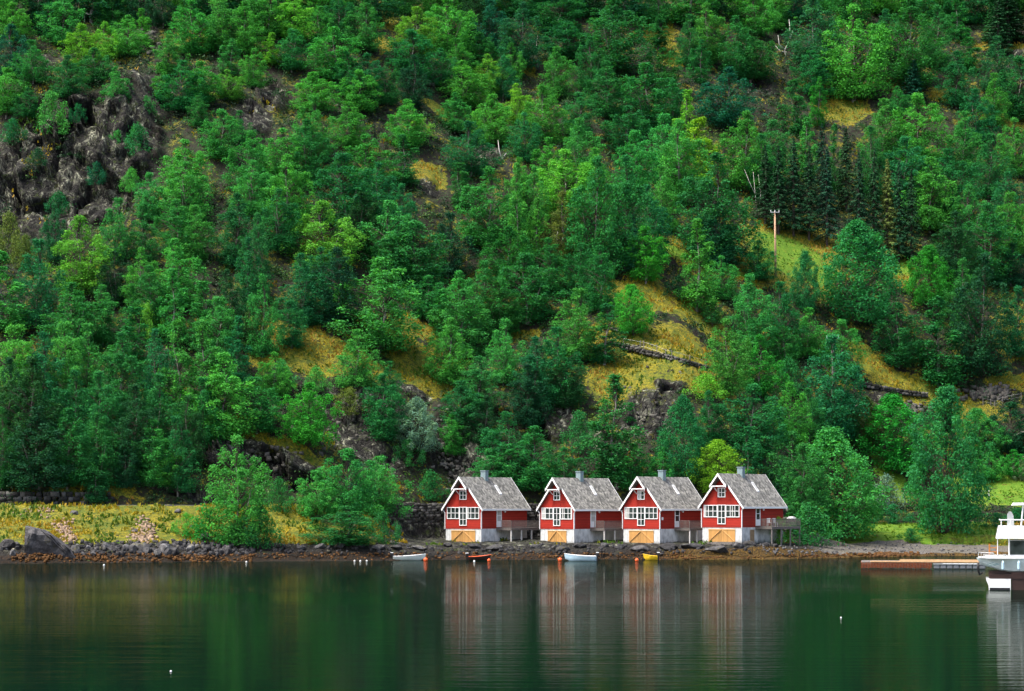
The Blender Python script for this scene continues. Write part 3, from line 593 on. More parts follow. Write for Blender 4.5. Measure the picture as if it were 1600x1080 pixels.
UNIQ = {(82,142):'leafy green bush growing on top of the grey cliff',(594,404):'big lone birch with a dark trunk standing above the mossy yellow ledges',
 (1338,346):'large round bushy tree on the yellow meadow right of the utility pole',(990,444):'small vivid green round tree above the fenced yellow knoll',
 (1116,688):'bright lime yellow tree just behind the rightmost red boathouse',(652,620):'silvery grey willow bush beside the scree left of the boathouses',
 (1476,604):'tallest broad tree on the lawn between the beach and the orchard',(1310,668):'large rounded leafy tree right of the rightmost red boathouse',
 (1076,140):'narrow lime yellow birch pointing up in the middle of the slope',(1100,184):'taller lime yellow birch next to the narrow one in the slope middle',
 (372,680):'tall weeping birch rooted at the shore in front of the road',(150,704):'small pointed birch alone behind the road embankment wall',
 (1450,384):'vivid green bushy tree right of the large round meadow tree',(1090,342):'thin birch with bare white stems at the meadow edge',
 (508,314):'broad yellow tipped birch in the middle left of the slope',(128,338):'tall yellow topped birch at the foot of the grey cliff',
 (484,600):'vivid green layered tree on the yellow ledge above the road',(1402,616):'vivid green tree with a dark underside below the stone walls',
 (1298,524):'tall birch hiding the second utility pole',(1259,392):'small dark round tree standing alone on the yellow meadow',
 (544,700):'middle one of the fresh green spreading trees beside the road',(594,712):'rightmost fresh green spreading tree beside the road',(492,734):'leftmost and lowest fresh green spreading tree beside the road',
 (540,790):'dark birch scrub on the bank under the spreading trees',(326,792):'vivid green bush spilling over the embankment above the boulders',
 (1427,92):'blue green conifer shaped tree high on the right slope',(1068,620):'dark conical tree behind the third red boathouse',(960,588):'tall thin birch behind the second red boathouse',
 (1170,666):'thin leaning birch behind the rightmost boathouse roof',(6,392):'tall pointed birch at the left edge below the cliff',(1262,786):'thick bush beside the deck of the rightmost boathouse'}
LM = [(110,230,'the grey cliff'),(670,270,'the orange outcrop'),(1210,385,'the utility pole'),(1310,300,'the spruce stand'),(1020,545,'the fenced yellow knoll'),(750,790,'the leftmost boathouse'),
 (910,780,'the second boathouse'),(1160,780,'the rightmost boathouse'),(160,800,'the road embankment'),(1228,70,'the forked white snag'),(1338,450,'the round meadow tree'),(370,710,'the roadside outcrop'),
 (710,700,'the scree slope'),(640,560,'the mossy ledges'),(1035,60,'the high clearing'),(1090,230,'the lime yellow birches'),(1320,175,'the high right meadow'),(595,450,'the big lone birch'),
 (600,30,'the top orange patch'),(1475,720,'the tallest shore tree'),(1395,595,'the right stone wall'),(508,360,'the yellow tipped birch'),(128,400,'the yellow topped birch'),(1570,740,'the orchard'),(300,60,'the top left bluff'),(500,560,'the mossy ledges'),(60,600,'the left edge'),(260,560,'the dense left wood'),(1590,400,'the right edge')]
def zone(x, y):
    lx, ly, n = min(LM, key=lambda l: (l[0] - x) ** 2 + ((l[1] - y) * 1.0) ** 2)
    dx, dy = x - lx, y - ly
    if 'left edge' in n or 'right edge' in n or 'dense left' in n:
        return ('within ' if 'wood' in n else 'near ') + n + (' higher up' if dy < -40 else ' lower down' if dy > 40 else '')
    d = ('right of ' if dx > 0 else 'left of ') if abs(dx) > abs(dy) else ('below ' if dy > 0 else 'above ')
    far = 'well ' if max(abs(dx), abs(dy)) > 75 else 'just ' if max(abs(dx), abs(dy)) < 40 else ''
    return far + d + n
ORD = ['leftmost', 'second from left', 'third from left', 'fourth from left', 'fifth from left', 'sixth from left', 'seventh from left', 'eighth from left', 'ninth from left', 'tenth from left', 'eleventh from left', 'twelfth from left', 'thirteenth from left', 'fourteenth from left', 'fifteenth from left', 'sixteenth from left', 'seventeenth from left', 'eighteenth from left', 'nineteenth from left', 'twentieth from left']
specs = []
for tk_ in T.replace('\n', ';').split(';'):
    q = tk_.split()
    if len(q) == 5: specs.append((*[int(v) for v in q[:4]], q[4][0], q[4][1]))
lab = {}; buckets = {}
for sp in specs:
    x, y0, y1, w, k, t = sp
    if (x, y0) in UNIQ: lab[sp] = UNIQ[(x, y0)]; continue
    sz = 'tall ' if y1 - y0 > 120 else 'small ' if y1 - y0 < 62 else ''
    if k == 'U': sz = ''
    buckets.setdefault(f"{sz}{TW[t]} {KW[k][1]}|{zone(x, (y0 + y1) / 2)}", []).append(sp)
for b, L in buckets.items():
    a, z = b.split('|'); L.sort()
    if len(L) == 1: lab[L[0]] = f'{a} {z}'
    elif len(L) == 2: lab[L[0]] = f'left one of two {a} trees {z}'.replace('tree trees', 'trees').replace('bush trees', 'bushes'); lab[L[1]] = lab[L[0]].replace('left one', 'right one', 1)
    else:
        for i, s_ in enumerate(L): lab[s_] = f'{ORD[i]} {a} {z}'
for k_, v_ in list(lab.items()):
    if len(v_.split()) > 16: lab[k_] = v_.replace(' just ', ' ').replace(' well ', ' ').replace('one of two ', 'of two ')
GR = {'B': 'birches growing over the hillside', 'S': 'slender birches on the hillside', 'R': 'dense round trees on the slope', 'U': 'bushes on the slope and shore', 'L': 'spreading leafy trees', 'C': 'spruces on the hillside'}
FOOT = []
def place_tree(x, y0, y1, w, k, t, label, i):
    if k in 'BS' and (x, y0) not in UNIQ and (y1 < 440 or (x < 400 and y1 < 760)): y1 = y1 + .13 * (y1 - y0)
    p = pix(x, y1)
    if p is None: return
    X, Y, Z = p; S = F / Y; hm = (y1 - y0) / S; wm2 = w / S * (1.35 if k == 'C' else 1.15 if w < 80 else 1.10 if w < 100 else 1.05)
    pr = PROTO[k]; c = pr[(i * 5 + int(x)) % len(pr)]
    sx = wm2 / c[2]; sz = hm / c[3]
    e = bpy.data.objects.new(KW[k][0], None); C.objects.link(e); e.empty_display_size = .3
    e.location = (X, Y, Z - .15); ang = random.uniform(-.5, .5) + random.choice((0, math.pi))
    e.rotation_euler = (0, 0, ang); e.scale = (sx, sx * random.uniform(.85, 1.0), sz)
    tag(e, label, KW[k][2], GR[k])
    tr = link('trunk', c[1], e); cr = link('crown', c[0], e)
    j = [random.uniform(.88, 1.14) for _ in range(3)]; g = random.uniform(.85, 1.15)
    cc = TINT[t] if k != 'C' or t != '0' else (.012, .078, .030); cr.color = (cc[0] * j[0] * g, cc[1] * g, cc[2] * j[2] * g, 1); cr['pc'] = 1; del cr['pc']
    FOOT.append((X, Y, wm2))
for i, sp in enumerate(specs): place_tree(*sp, lab[sp], i)
print('trees', len(specs))
#MARK_AFTER_TREES

# ------------------------------------------------------------------ undergrowth and grass (nobody could count it)
rng = np.random.default_rng(77)
def scatter(n, seed, x0=-128, x1=128, y0=235, y1=470):
    r = np.random.default_rng(seed); X = r.uniform(-1, 1, n) * 0; Y = r.uniform(y0, y1, n); X = r.uniform(-.27, .27, n) * Y
    return X, Y, r
X, Y, r = scatter(34000, 1)
mm = masks(X, Y); zb, s_, rd_, wr_, wm_2 = base_h(X, Y)
ok = (mm['yel'] + .5 * vn(X / 2.5, Y / 2.5, seed=9) < .25) & (mm['rock'] + .8 * vn(X / 3, Y / 3, seed=12) < .6) & (mm['lawn'] < .3) & (onroad(X, Y) < .5) & (s_ > 6)
ok &= ~((X > -13) & (X < 33) & (Y < 275)) & ~((mm['beach'] > .3)) & ~((Y < rd_ + 6) & (wr_ < .5))
X, Y = X[ok], Y[ok]; Z = H(X, Y); n = len(X)
rad = r.uniform(.4, 1.5, n) * np.where(r.uniform(0, 1, n) < .12, 1.5, 1); tone = np.clip(.45 + .35 * fbm(X / 12, Y / 12, seed=51, o=2) + r.normal(0, .15, n), 0, 1)
K = 34
D = rng.normal(0, 1, (n, K, 3)); D /= np.linalg.norm(D, axis=2)[..., None]; D[..., 2] = np.abs(D[..., 2])
Pt = np.stack([X, Y, Z], 1)[:, None] + D * (rad[:, None, None] * rng.uniform(.5, 1.1, (n, K, 1))) * np.array([1, 1, .9])
V, Qd, A = leaves(Pt.reshape(-1, 3), D.reshape(-1, 3) + [0, 0, .3], .15, .6, np.clip(np.repeat(tone, K) + rng.normal(0, .12, n * K), 0, 1))
M['under'] = mat_attrleaf('undergrowth_leaf', [(0, (.006, .022, .008)), (.5, (.012, .058, .014)), (.8, (.04, .13, .018)), (1, (.13, .19, .020))])
ug = link('undergrowth', mesh_np('undergrowth', V, Qd, [M['under']], dict(v=A)))
tag(ug, 'low dark scrub and ferns covering the ground between the hillside trees', 'undergrowth', kind='stuff')
# grass tufts
X, Y, r = scatter(300000, 2, y0=228)
mm = masks(X, Y); zb, s_, rd_, wr_, wm_2 = base_h(X, Y)
g = np.maximum(mm['yel'], mm['lawn'] * .9) + .45 * vn(X / 1.5, Y / 1.5, seed=15) + .5 * vn(X / 4, Y / 4, seed=16)
ok = (g > .5) & (fbm(X / 1.1, Y / 1.1, seed=19, o=2) > -.28) & (onroad(X, Y) < .5) & (s_ > 5) & (mm['beach'] < .3)
X, Y = X[ok], Y[ok]; Z = H(X, Y); n = len(X); lw = mm['lawn'][ok] > .4
hgt = r.uniform(.15, .5, n) * np.where(lw, .5, 1); a = r.uniform(0, 6.28, n); tone = np.clip(.46 + 1.1 * fbm(X / 6, Y / 4.5, seed=61, o=4) + r.normal(0, .2, n), 0, 1); tone = np.where(Y < rd_[ok] + 1, tone - .10, tone).clip(0, 1); tone = np.where(lw, tone * .25, .3 + .7 * tone)
dx, dy = np.cos(a) * .14, np.sin(a) * .14; lx, ly = r.normal(0, .12, n), r.normal(0, .12, n)
V = np.stack([np.stack([X - dx, Y - dy, Z - .03], 1), np.stack([X + dx, Y + dy, Z - .03], 1), np.stack([X + lx + dx * .5, Y + ly + dy * .5, Z + hgt], 1), np.stack([X + lx - dx * .6, Y + ly - dy * .6, Z + hgt * .8], 1)], 1).reshape(-1, 3)
M['grass'] = mat_attrleaf('meadow_grass', [(0, (.060, .165, .010)), (.25, (.12, .215, .012)), (.33, (.03, .085, .008)), (.46, (.090, .130, .008)), (.60, (.215, .195, .009)), (.84, (.34, .245, .011)), (1, (.30, .18, .022))], .3)
gr_ = link('grass', mesh_np('grass', V, np.arange(4 * n).reshape(-1, 4), [M['grass']], dict(v=np.repeat(tone, 4))))
tag(gr_, 'tufts of yellow and green grass on the embankment, ledges and meadows', 'grass', kind='stuff')
print('tufts', n)

# ------------------------------------------------------------------ rocks
def rock_mesh(seed, cuts=14, sub=3):
    r = random.Random(seed); bm = bmesh.new(); bmesh.ops.create_icosphere(bm, subdivisions=sub, radius=1)
    for _ in range(cuts):
        d = Vector((r.gauss(0, 1), r.gauss(0, 1), r.gauss(0, .8))).normalized(); k = r.uniform(.55, .85)
        for v in bm.verts:
            q = v.co.dot(d)
            if q > k: v.co -= d * (q - k) * .97
    for v in bm.verts: v.co *= 1 + .03 * r.uniform(-1, 1)
    m = bpy.data.meshes.new('boulder'); bm.to_mesh(m); bm.free(); return m
RM = [rock_mesh(i) for i in range(9)]
for m in RM: m.materials.append(M['rock'])
rr = random.Random(4)
BD = []   # x, row of the centre, width px, height px
for i in range(50):
    x = 4 + i * 7.8 + rr.uniform(-2, 2)
    if 40 < x < 108: continue
    k_ = rr.random() ** 2; BD.append((x, rr.uniform(852, 866), 8 + 17 * k_, 6 + 10 * k_))
BD += [(118,858,22,14),(225,856,36,18),(258,857,34,16),(298,857,22,15),(322,839,24,14),(280,850,18,13),(10,850,34,16),(26,852,20,12),(116,802,16,9),(278,798,14,9),(210,830,14,8),(300,823,12,7)]
shade = {}
for i, (x, row, w, h_) in enumerate(sorted(BD)):
    p = pix(x, row + h_ * .3)
    if not p: continue
    S = F / p[1]; o = bpy.data.objects.new('boulder', RM[i % 9]); C.objects.link(o)
    o.scale = (w / S / 2, w / S / 2 * rr.uniform(.7, 1), h_ / S / 1.6); o.location = (p[0], p[1], p[2] + h_ / S * .12)
    o.rotation_euler = (rr.uniform(-.3, .3), rr.uniform(-.3, .3), rr.uniform(0, 6))
    big = 'large' if w > 20 else 'medium' if w > 14 else 'small'
    z_ = ('at the far left edge' if x < 40 else 'right of the dark slab' if x < 175 else 'below the pinkish gravel slide' if x < 255 else 'below the vivid green bush' if x < 345 else 'under the weeping birch')
    if row < 845: z_ = 'in the embankment grass ' + z_
    shade.setdefault(f'{big} grey boulder {z_}', []).append(o)
for b, L in shade.items():
    for i, o in enumerate(L):
        nm = b if len(L) == 1 else f"{ORD[min(i, 19)]} {b}"
        tag(o, nm, 'boulder', 'boulders along the left shore')
# dark wedge slab
p = pix(75, 862); S = F / p[1]; bm = MB(); r3 = random.Random(2)
def P3(x, row, Y): return Vector((at(x, Y), Y, zrow(row, Y)))
Yf = p[1] - 1.5
fr = [(38, 884), (39, 822), (62, 827), (88, 842), (108, 858), (118, 872), (118, 884)]
a_ = [P3(x, y, Yf + i * .12) for i, (x, y) in enumerate(fr)]; b_ = [P3(x, y, Yf + 6) + Vector((.5, 0, -.1)) for x, y in fr]
va = [bm.bm.verts.new(v) for v in a_]; vb = [bm.bm.verts.new(v) for v in b_]
bm.bm.faces.new(va); bm.bm.faces.new(vb[::-1])
for i in range(len(va)): j = (i + 1) % len(va); bm.bm.faces.new([va[i], vb[i], vb[j], va[j]])
bmesh.ops.triangulate(bm.bm, faces=bm.bm.faces); bmesh.ops.subdivide_edges(bm.bm, edges=bm.bm.edges, cuts=5, use_grid_fill=True)
for v in bm.bm.verts:
    c = v.co; k = fbm(np.array([c.x / 1.3]), np.array([c.z / 1.1]), np.array([c.y / 1.5]), 5, 3)[0]; v.co += Vector((.08, -.5, .18)) * float(k)
tag(bm.build('slab_rock', M['slab']), 'dark wedge shaped slab of rock at the waterline near the left edge', 'rock')
RD = [m.copy() for m in RM]
for m in RD: m.materials[0] = M['ledge']
# boulders in front of the boathouses
hb = {}
for i, (x, row, w, h_) in enumerate([(742,853,26,7),(700,852,16,6),(772,856,30,7),(868,855,20,8),(905,852,26,9),(880,858,24,7),(838,855,18,7),(945,852,18,9),(968,855,20,9),(1000,856,34,8),(1045,854,34,11),(1080,853,40,12),(1120,858,46,12),
      (1152,852,22,12),(1172,850,24,9),(1196,851,14,7),(1212,853,12,6),(590,856,30,7),(620,855,24,6),(655,857,28,6),(560,853,24,8),(500,854,26,9),(470,855,18,8),(440,853,18,7),(530,852,20,8)]):
    p = pix(x, row + h_ * .3); S = F / p[1]; o = bpy.data.objects.new('boulder', RD[(i * 2) % 9]); C.objects.link(o)
    o.scale = (w / S / 1.9, w / S / 2.2, h_ / S / 1.5); o.location = (p[0], p[1], p[2] + .1); o.rotation_euler = (rr.uniform(-.2, .2), rr.uniform(-.1, .1), rr.uniform(-.4, .4))
    z_ = 'left of the boathouses' if x < 690 else 'before the leftmost boathouse' if x < 800 else 'before the second boathouse' if x < 960 else 'before the third boathouse' if x < 1070 else 'before the rightmost boathouse'
    hb.setdefault(f"{'wide' if w > 24 else 'small'} dark rock on the shore {z_}", []).append(o)
for b, L in hb.items():
    L.sort(key=lambda o: o.location.x)
    for i, o in enumerate(L): tag(o, b if len(L) == 1 else f'{ORD[i]} {b}', 'rock', 'rocks under the boathouses')
# pinkish gravel slides on the embankment (loose stones)
rng = np.random.default_rng(8); Vs, Qs = [], []; off = 0
cube = np.array([(-1,-1,-1),(1,-1,-1),(1,1,-1),(-1,1,-1),(-1,-1,1),(1,-1,1),(1,1,1),(-1,1,1)], float); cq = np.array([(0,3,2,1),(4,5,6,7),(0,1,5,4),(1,2,6,5),(2,3,7,6),(3,0,4,7)])
def stones(px, py, n, sx, sy, size):
    global off
    for _ in range(n):
        p = pix(px + rng.normal(0, sx), py + rng.normal(0, sy))
        if not p: continue
        c = cube * rng.uniform(.5, 1.2, 3) * size + rng.normal(0, size * .25, (8, 3)); Vs.append(c + [p[0], p[1], p[2] + size * .3]); Qs.append(cq + off); off += 8
for a in ((228,828,110,7,8,.16),(222,842,90,10,5,.18),(98,826,80,8,8,.15),(108,842,60,6,4,.16),(60,800,40,14,4,.12)): stones(*a)
M['pinkgravel'] = simple('pinkish_gravel', (.24, .17, .115), .9, .4, 3)
tag(link('gravel_slide', mesh_np('gravel_slide', np.concatenate(Vs), np.concatenate(Qs), [M['pinkgravel']])), 'pinkish loose gravel sliding down the grassy embankment', 'gravel', kind='stuff')
Vs, Qs = [], []; off = 0
for i in range(420):
    x = rng.uniform(110, 400); stones(x, rng.uniform(848, 868), 1, 1, 1, rng.uniform(.1, .28))
for i in range(260):
    x = rng.uniform(400, 1200); stones(x, rng.uniform(852, 866), 1, 1, 1, rng.uniform(.08, .22))
tag(link('shore_rubble', mesh_np('shore_rubble', np.concatenate(Vs), np.concatenate(Qs), [M['rock']])), 'small grey rubble between the boulders along the shore', 'rubble', kind='stuff')
Vs, Qs = [], []; off = 0
for i in range(300): stones(rng.uniform(1190, 1540), rng.uniform(850, 868), 1, 1, 1, rng.uniform(.05, .16))
tag(link('beach_pebbles', mesh_np('beach_pebbles', np.concatenate(Vs), np.concatenate(Qs), [M['rock']])), 'pebbles scattered over the grey beach on the right', 'pebbles', kind='stuff')
Vs, Qs = [], []; off = 0
stones(1385, 867.5, 160, 22, 1.6, .16); stones(1290, 870, 90, 40, 1.2, .10); stones(1080, 873, 140, 60, .8, .09)
for i_ in range(420): stones(rng.uniform(20, 400), rng.uniform(866, 879), 1, 1, 1, rng.uniform(.06, .17))
for i_ in range(380): stones(rng.uniform(400, 1080), rng.uniform(866, 875), 1, 1, 1, rng.uniform(.06, .15))
tag(link('seaweed', mesh_np('seaweed', np.concatenate(Vs), np.concatenate(Qs), [M['weedheap']])), 'heaps of orange brown seaweed along the tide line', 'seaweed', kind='stuff')
# scree and cliff rubble
Vs, Qs = [], []; off = 0
for a in ((725,705,170,26,34,.24),(600,665,70,60,22,.26),(1015,640,40,28,34,.22),(400,715,60,60,14,.28),(1400,640,120,26,5,.35),(1545,617,110,20,6,.35),(670,120,60,14,10,.35),(225,60,40,12,10,.4)): stones(*a)
M['scree'] = simple('scree_stone', (.075, .070, .060), .9, .8, .7, obj=False)
tag(link('scree', mesh_np('scree', np.concatenate(Vs), np.concatenate(Qs), [M['scree']])), 'broken grey scree stones lying on the rocky parts of the slope', 'scree', kind='stuff')

# dry stone walls
def stone_wall(pts, h, thick, stone, label, lift=0):
    Vs, Qs = [], []; off = 0; r = np.random.default_rng(int(abs(pts[0][0] * 7)))
    for (x0, y0, z0), (x1, y1, z1) in zip(pts, pts[1:]):
        L = math.hypot(x1 - x0, y1 - y0); nrow = max(2, int(h / stone / .62)); 
        for j in range(nrow):
            u = r.uniform(0, stone)
            while u < L:
                w = stone * r.uniform(.6, 1.6); t = u / L; c = np.array([x0 + (x1 - x0) * t, y0 + (y1 - y0) * t, z0 + (z1 - z0) * t + (j + .5) * h / nrow])
                b = cube * np.array([w * .5, thick * .5, h / nrow * .56]) * r.uniform(.85, 1.05, 3) + r.normal(0, stone * .07, (8, 3))
                an = math.atan2(y1 - y0, x1 - x0); ca, sa = math.cos(an), math.sin(an)
                b = np.stack([b[:, 0] * ca - b[:, 1] * sa, b[:, 0] * sa + b[:, 1] * ca, b[:, 2]], 1)
                Vs.append(b + c + [0, r.normal(0, .06), 0]); Qs.append(cq + off); off += 8; u += w * 1.02
    return tag(link('dry_stone_wall', mesh_np('dry_stone_wall', np.concatenate(Vs), np.concatenate(Qs), [M['wall']])), label, 'stone wall')
pp = [(X, float(roadY(X)) - .35, 2.0) for X in np.linspace(-17, -8, 6)] + [(X, float(roadY(X)) - .9, 2.0) for X in np.linspace(-6, 36, 8)]
stone_wall(pp, 4.7, .8, .55, 'tall dark dry stone retaining wall behind and left of the boathouses')
pp = [(X, float(roadY(X)) + 6.6, 6.4) for X in np.linspace(-66, -50, 6)]
stone_wall(pp, 1.7, .9, .7, 'low stone wall behind the road at the far left')
pp = [pix(x, y) for x, y in ((950, 541), (985, 548), (1010, 556), (1040, 562), (1075, 572), (1112, 582))]
stone_wall(pp, .7, .6, .4, 'thin dark stone wall running down the yellow knoll')
pp = [pix(x, y) for x, y in ((955, 517), (975, 519), (1004, 519))]
stone_wall(pp, .5, .5, .4, 'short stone wall at the top of the yellow knoll')
pp = [pix(x, y) for x, y in ((1345, 606), (1380, 612), (1415, 618), (1450, 622))]
stone_wall(pp, .8, .6, .5, 'dark stone wall along the yellow strip below the right trees')

# fences: > post, wire
def fence(px, hgt, label):
    pts = [pix(x, y) for x, y in px]; r = empty('wire_fence', pts[0]); tag(r, label, 'fence'); o = Vector(pts[0])
    for p in pts:
        q = Vector(p) - o; MB().tube([q - Vector((0, 0, .3)), q + Vector((random.uniform(-.05, .05), 0, hgt))], .06, 6).build('post', M['deckdark'], r)
    for k in (.4, .85):
        MB().tube([Vector(p) - o + Vector((0, 0, hgt * k)) for p in pts], .012, 4).build('wire', M['iron'], r)
def empty(name, loc, rz=0):
    o = bpy.data.objects.new(name, None); C.objects.link(o); o.location = loc; o.rotation_euler = (0, 0, rz); o.empty_display_size = .5; return o
fence([(974, 543), (1000, 548), (1006, 549), (1026, 556), (1040, 561), (1050, 563), (1078, 571), (1103, 578)], 1.5, 'thin post and wire fence above the stone wall on the yellow knoll')
fence([(1536, 634), (1548, 636), (1554, 637), (1566, 632), (1581, 628), (1596, 626)], 1.1, 'short post fence on the grass below the right scree')

# utility poles
def utility_pole(x, row0, row1, arm, label, mat):
    p = pix(x, row1); h = (row1 - row0) / F * p[1]; r = empty('utility_pole', (p[0], p[1], p[2] - .1)); tag(r, label, 'utility pole', 'utility poles')
    MB().tube([(0, 0, -1), (-.06, 0, h * .5), (-.15, 0, h)], [.20, .17, .13], 10).build('pole', mat, r, True)
    MB().box(-.15 - arm, -.15 + arm, -.22, -.12, h - .25, h - .1).build('crossarm', M['iron'], r)
    for s in (-1, 0, 1): MB().tube([(-.15 + s * arm * .9, -.17, h - .1), (-.15 + s * arm * .9, -.17, h + .22)], [.07, .045], 6).build('insulator', M['white'], r)
utility_pole(1212, 330, 434, .75, 'tall pale wooden utility pole on the yellow meadow', M['polewood'])
utility_pole(1302, 527, 632, 1.0, 'thin dark pole with white crossarm half hidden in a tall birch crown', M['deckdark'])

# dead snags and fallen trunks
def snag(x, row, segs, label, name='dead_tree', rad=.13):
    p = pix(x, row); S = F / p[1]; mb = MB()
    for s in segs: mb.tube([(a / S, d, b / S) for a, b, d in s], [rad * (1 - .75 * i / (len(s) - 1)) for i in range(len(s))], 6)
    o = mb.build(name, M['deadwood'], None, True); o.location = (p[0], p[1], p[2]); tag(o, label, 'dead tree', 'dead trees on the slope')
snag(1229, 92, [[(0, -2, 0), (-3, 14, 0), (6, 32, .2), (10, 44, .2)], [(-3, 14, 0), (-12, 22, -.4), (-14, 36, -.5)], [(6, 32, .2), (5, 50, 0), (4, 62, .3)], [(0, 10, 0), (-9, 12, .3), (-20, 24, .5)]], 'forked white bare snag standing in a gap at the upper right')
snag(784, 252, [[(0, 0, 0), (-4, 16, 0), (-6, 32, .2)], [(0, 2, 0), (4, 8, .2), (7, 12, .2)]], 'thin bare white stem right of the orange outcrop')
snag(566, 530, [[(0, 0, 0), (10, 6, .2), (18, 11, .2)]], 'pale fallen trunk poking out left of the big lone birch', 'fallen_trunk')
snag(533, 40, [[(0, 0, 0), (-2, 12, 0)], [(0, 10, 0), (14, 4, 0), (26, 0, .1)]], 'small broken pale stem at the top of the bluff') if False else None
snag(132, 36, [[(0, 0, 0), (0, 12, 0), (-2, 16, 0)], [(0, 16, 0), (14, 9, 0), (26, 4, .1)]], 'broken pale stem with a leaning bough at the top left')
for x, y0, y1, lb in ((1520-1200+1181,258,333,None),):
    pass
snag(1183, 334, [[(0, 0, 0), (-3, 30, 0), (-6, 66, .2)], [(-3, 30, 0), (-12, 50, .2), (-20, 70, .2)], [(2, 0, 0), (6, 30, .3), (2, 62, .3)]], 'tall bare grey stems beside the dark spruces above the utility pole', rad=.055)
snag(876, 390, [[(0, 0, 0), (3, 16, 0), (6, 34, 0)], [(2, 8, 0), (12, 20, .2), (18, 30, .2)], [(-4, 0, 0), (-6, 20, .3), (-2, 40, .3)]], 'cluster of bare pale stems under the olive brown birch', rad=.09)
snag(826, 102, [[(0, 0, 0), (2, 20, 0), (10, 44, .2)], [(2, 8, 0), (12, 28, .2), (14, 46, .2)]], 'pair of bare stems above the white boulder near the top', rad=.10)
snag(1200, 740, [[(0, 0, 0), (-6, 30, 0)]], '') if False else None
p = pix(840, 110); o = bpy.data.objects.new('boulder', RM[3]); C.objects.link(o); o.scale = (.55, .5, .6); o.location = (p[0], p[1] - .8, p[2] + .5); tag(o, 'single pale boulder high in the middle of the slope', 'boulder')
# ochre hut at the right edge and white garden table
p = pix(1600, 700); r = empty('garden_hut', (p[0] + .2, p[1], p[2] - .3)); tag(r, 'ochre wooden hut peeking out at the right edge above the orchard', 'hut')
MB().box(-1.0, 3, 0, 3, 0, 2.2).build('wall', M['hut'], r)
mb = MB(); mb.poly([(-1.3, -.4, 2.1), (1.0, -.4, 3.3), (3.3, -.4, 2.1), (3.3, -.4, 1.95), (1.0, -.4, 3.12), (-1.3, -.4, 1.95)], (0, 3.8, 0)); mb.build('roof', M['slate'], r)
MB().box(.2, 1.0, -.05, -.003, 0, 1.9).build('door', M['darkhull'], r)
p = pix(1536, 776); r = empty('garden_table', p); tag(r, 'white garden table on the bright lawn at the right', 'table')
MB().box(-.9, .9, -.4, .4, .72, .8, .01).build('table_top', M['white'], r)
for sx in (-.8, .8):
    for sy in (-.3, .3): MB().box(sx - .04, sx + .04, sy - .04, sy + .04, 0, .72).build('leg', M['white'], r)

# ------------------------------------------------------------------ boathouses
def window(parent, u0, u1, z0, z1, nx, nz, side=None, v=0.0, name='window', pane='glass', drape=None):
    """white framed window; side None: on the gable front (y = v), else on the long side (x = side)"""
    fr = MB(); f = .085
    def bx(a0, a1, b0, b1, d0, d1, m):
        if side is None: m.box(a0, a1, v - d1, v - d0, b0, b1)
        else: m.box(side + d0, side + d1, a0, a1, b0, b1)
    bx(u0, u1, z1 - f, z1, .0, .07, fr); bx(u0, u1, z0, z0 + f, .0, .07, fr)
    bx(u0, u0 + f, z0 + f, z1 - f, .0, .07, fr); bx(u1 - f, u1, z0 + f, z1 - f, .0, .07, fr)
    for i in range(1, nx): c = u0 + (u1 - u0) * i / nx; bx(c - .032, c + .032, z0 + f, z1 - f, .012, .062, fr)
    for j in range(1, nz):
        c = z0 + (z1 - z0) * j / nz
        for i in range(nx):
            a = u0 + (u1 - u0) * i / nx + (.032 if i else f); b = u0 + (u1 - u0) * (i + 1) / nx - (.032 if i < nx - 1 else f)
            bx(a, b, c - .028, c + .028, .012, .062, fr)
    w = fr.build(name, M['white'], parent); g = MB(); bx(u0 + f, u1 - f, z0 + f, z1 - f, .001, .02, g); g.build('pane', M[pane], w)
    if drape and side is None:
        g = MB()
        for a, b in drape: bx(u0 + f + (u1 - u0 - 2 * f) * a, u0 + f + (u1 - u0 - 2 * f) * b, z0 + f, z1 - f, .021, .028, g)
        g.build('curtain', M['cream'], w)
    return w

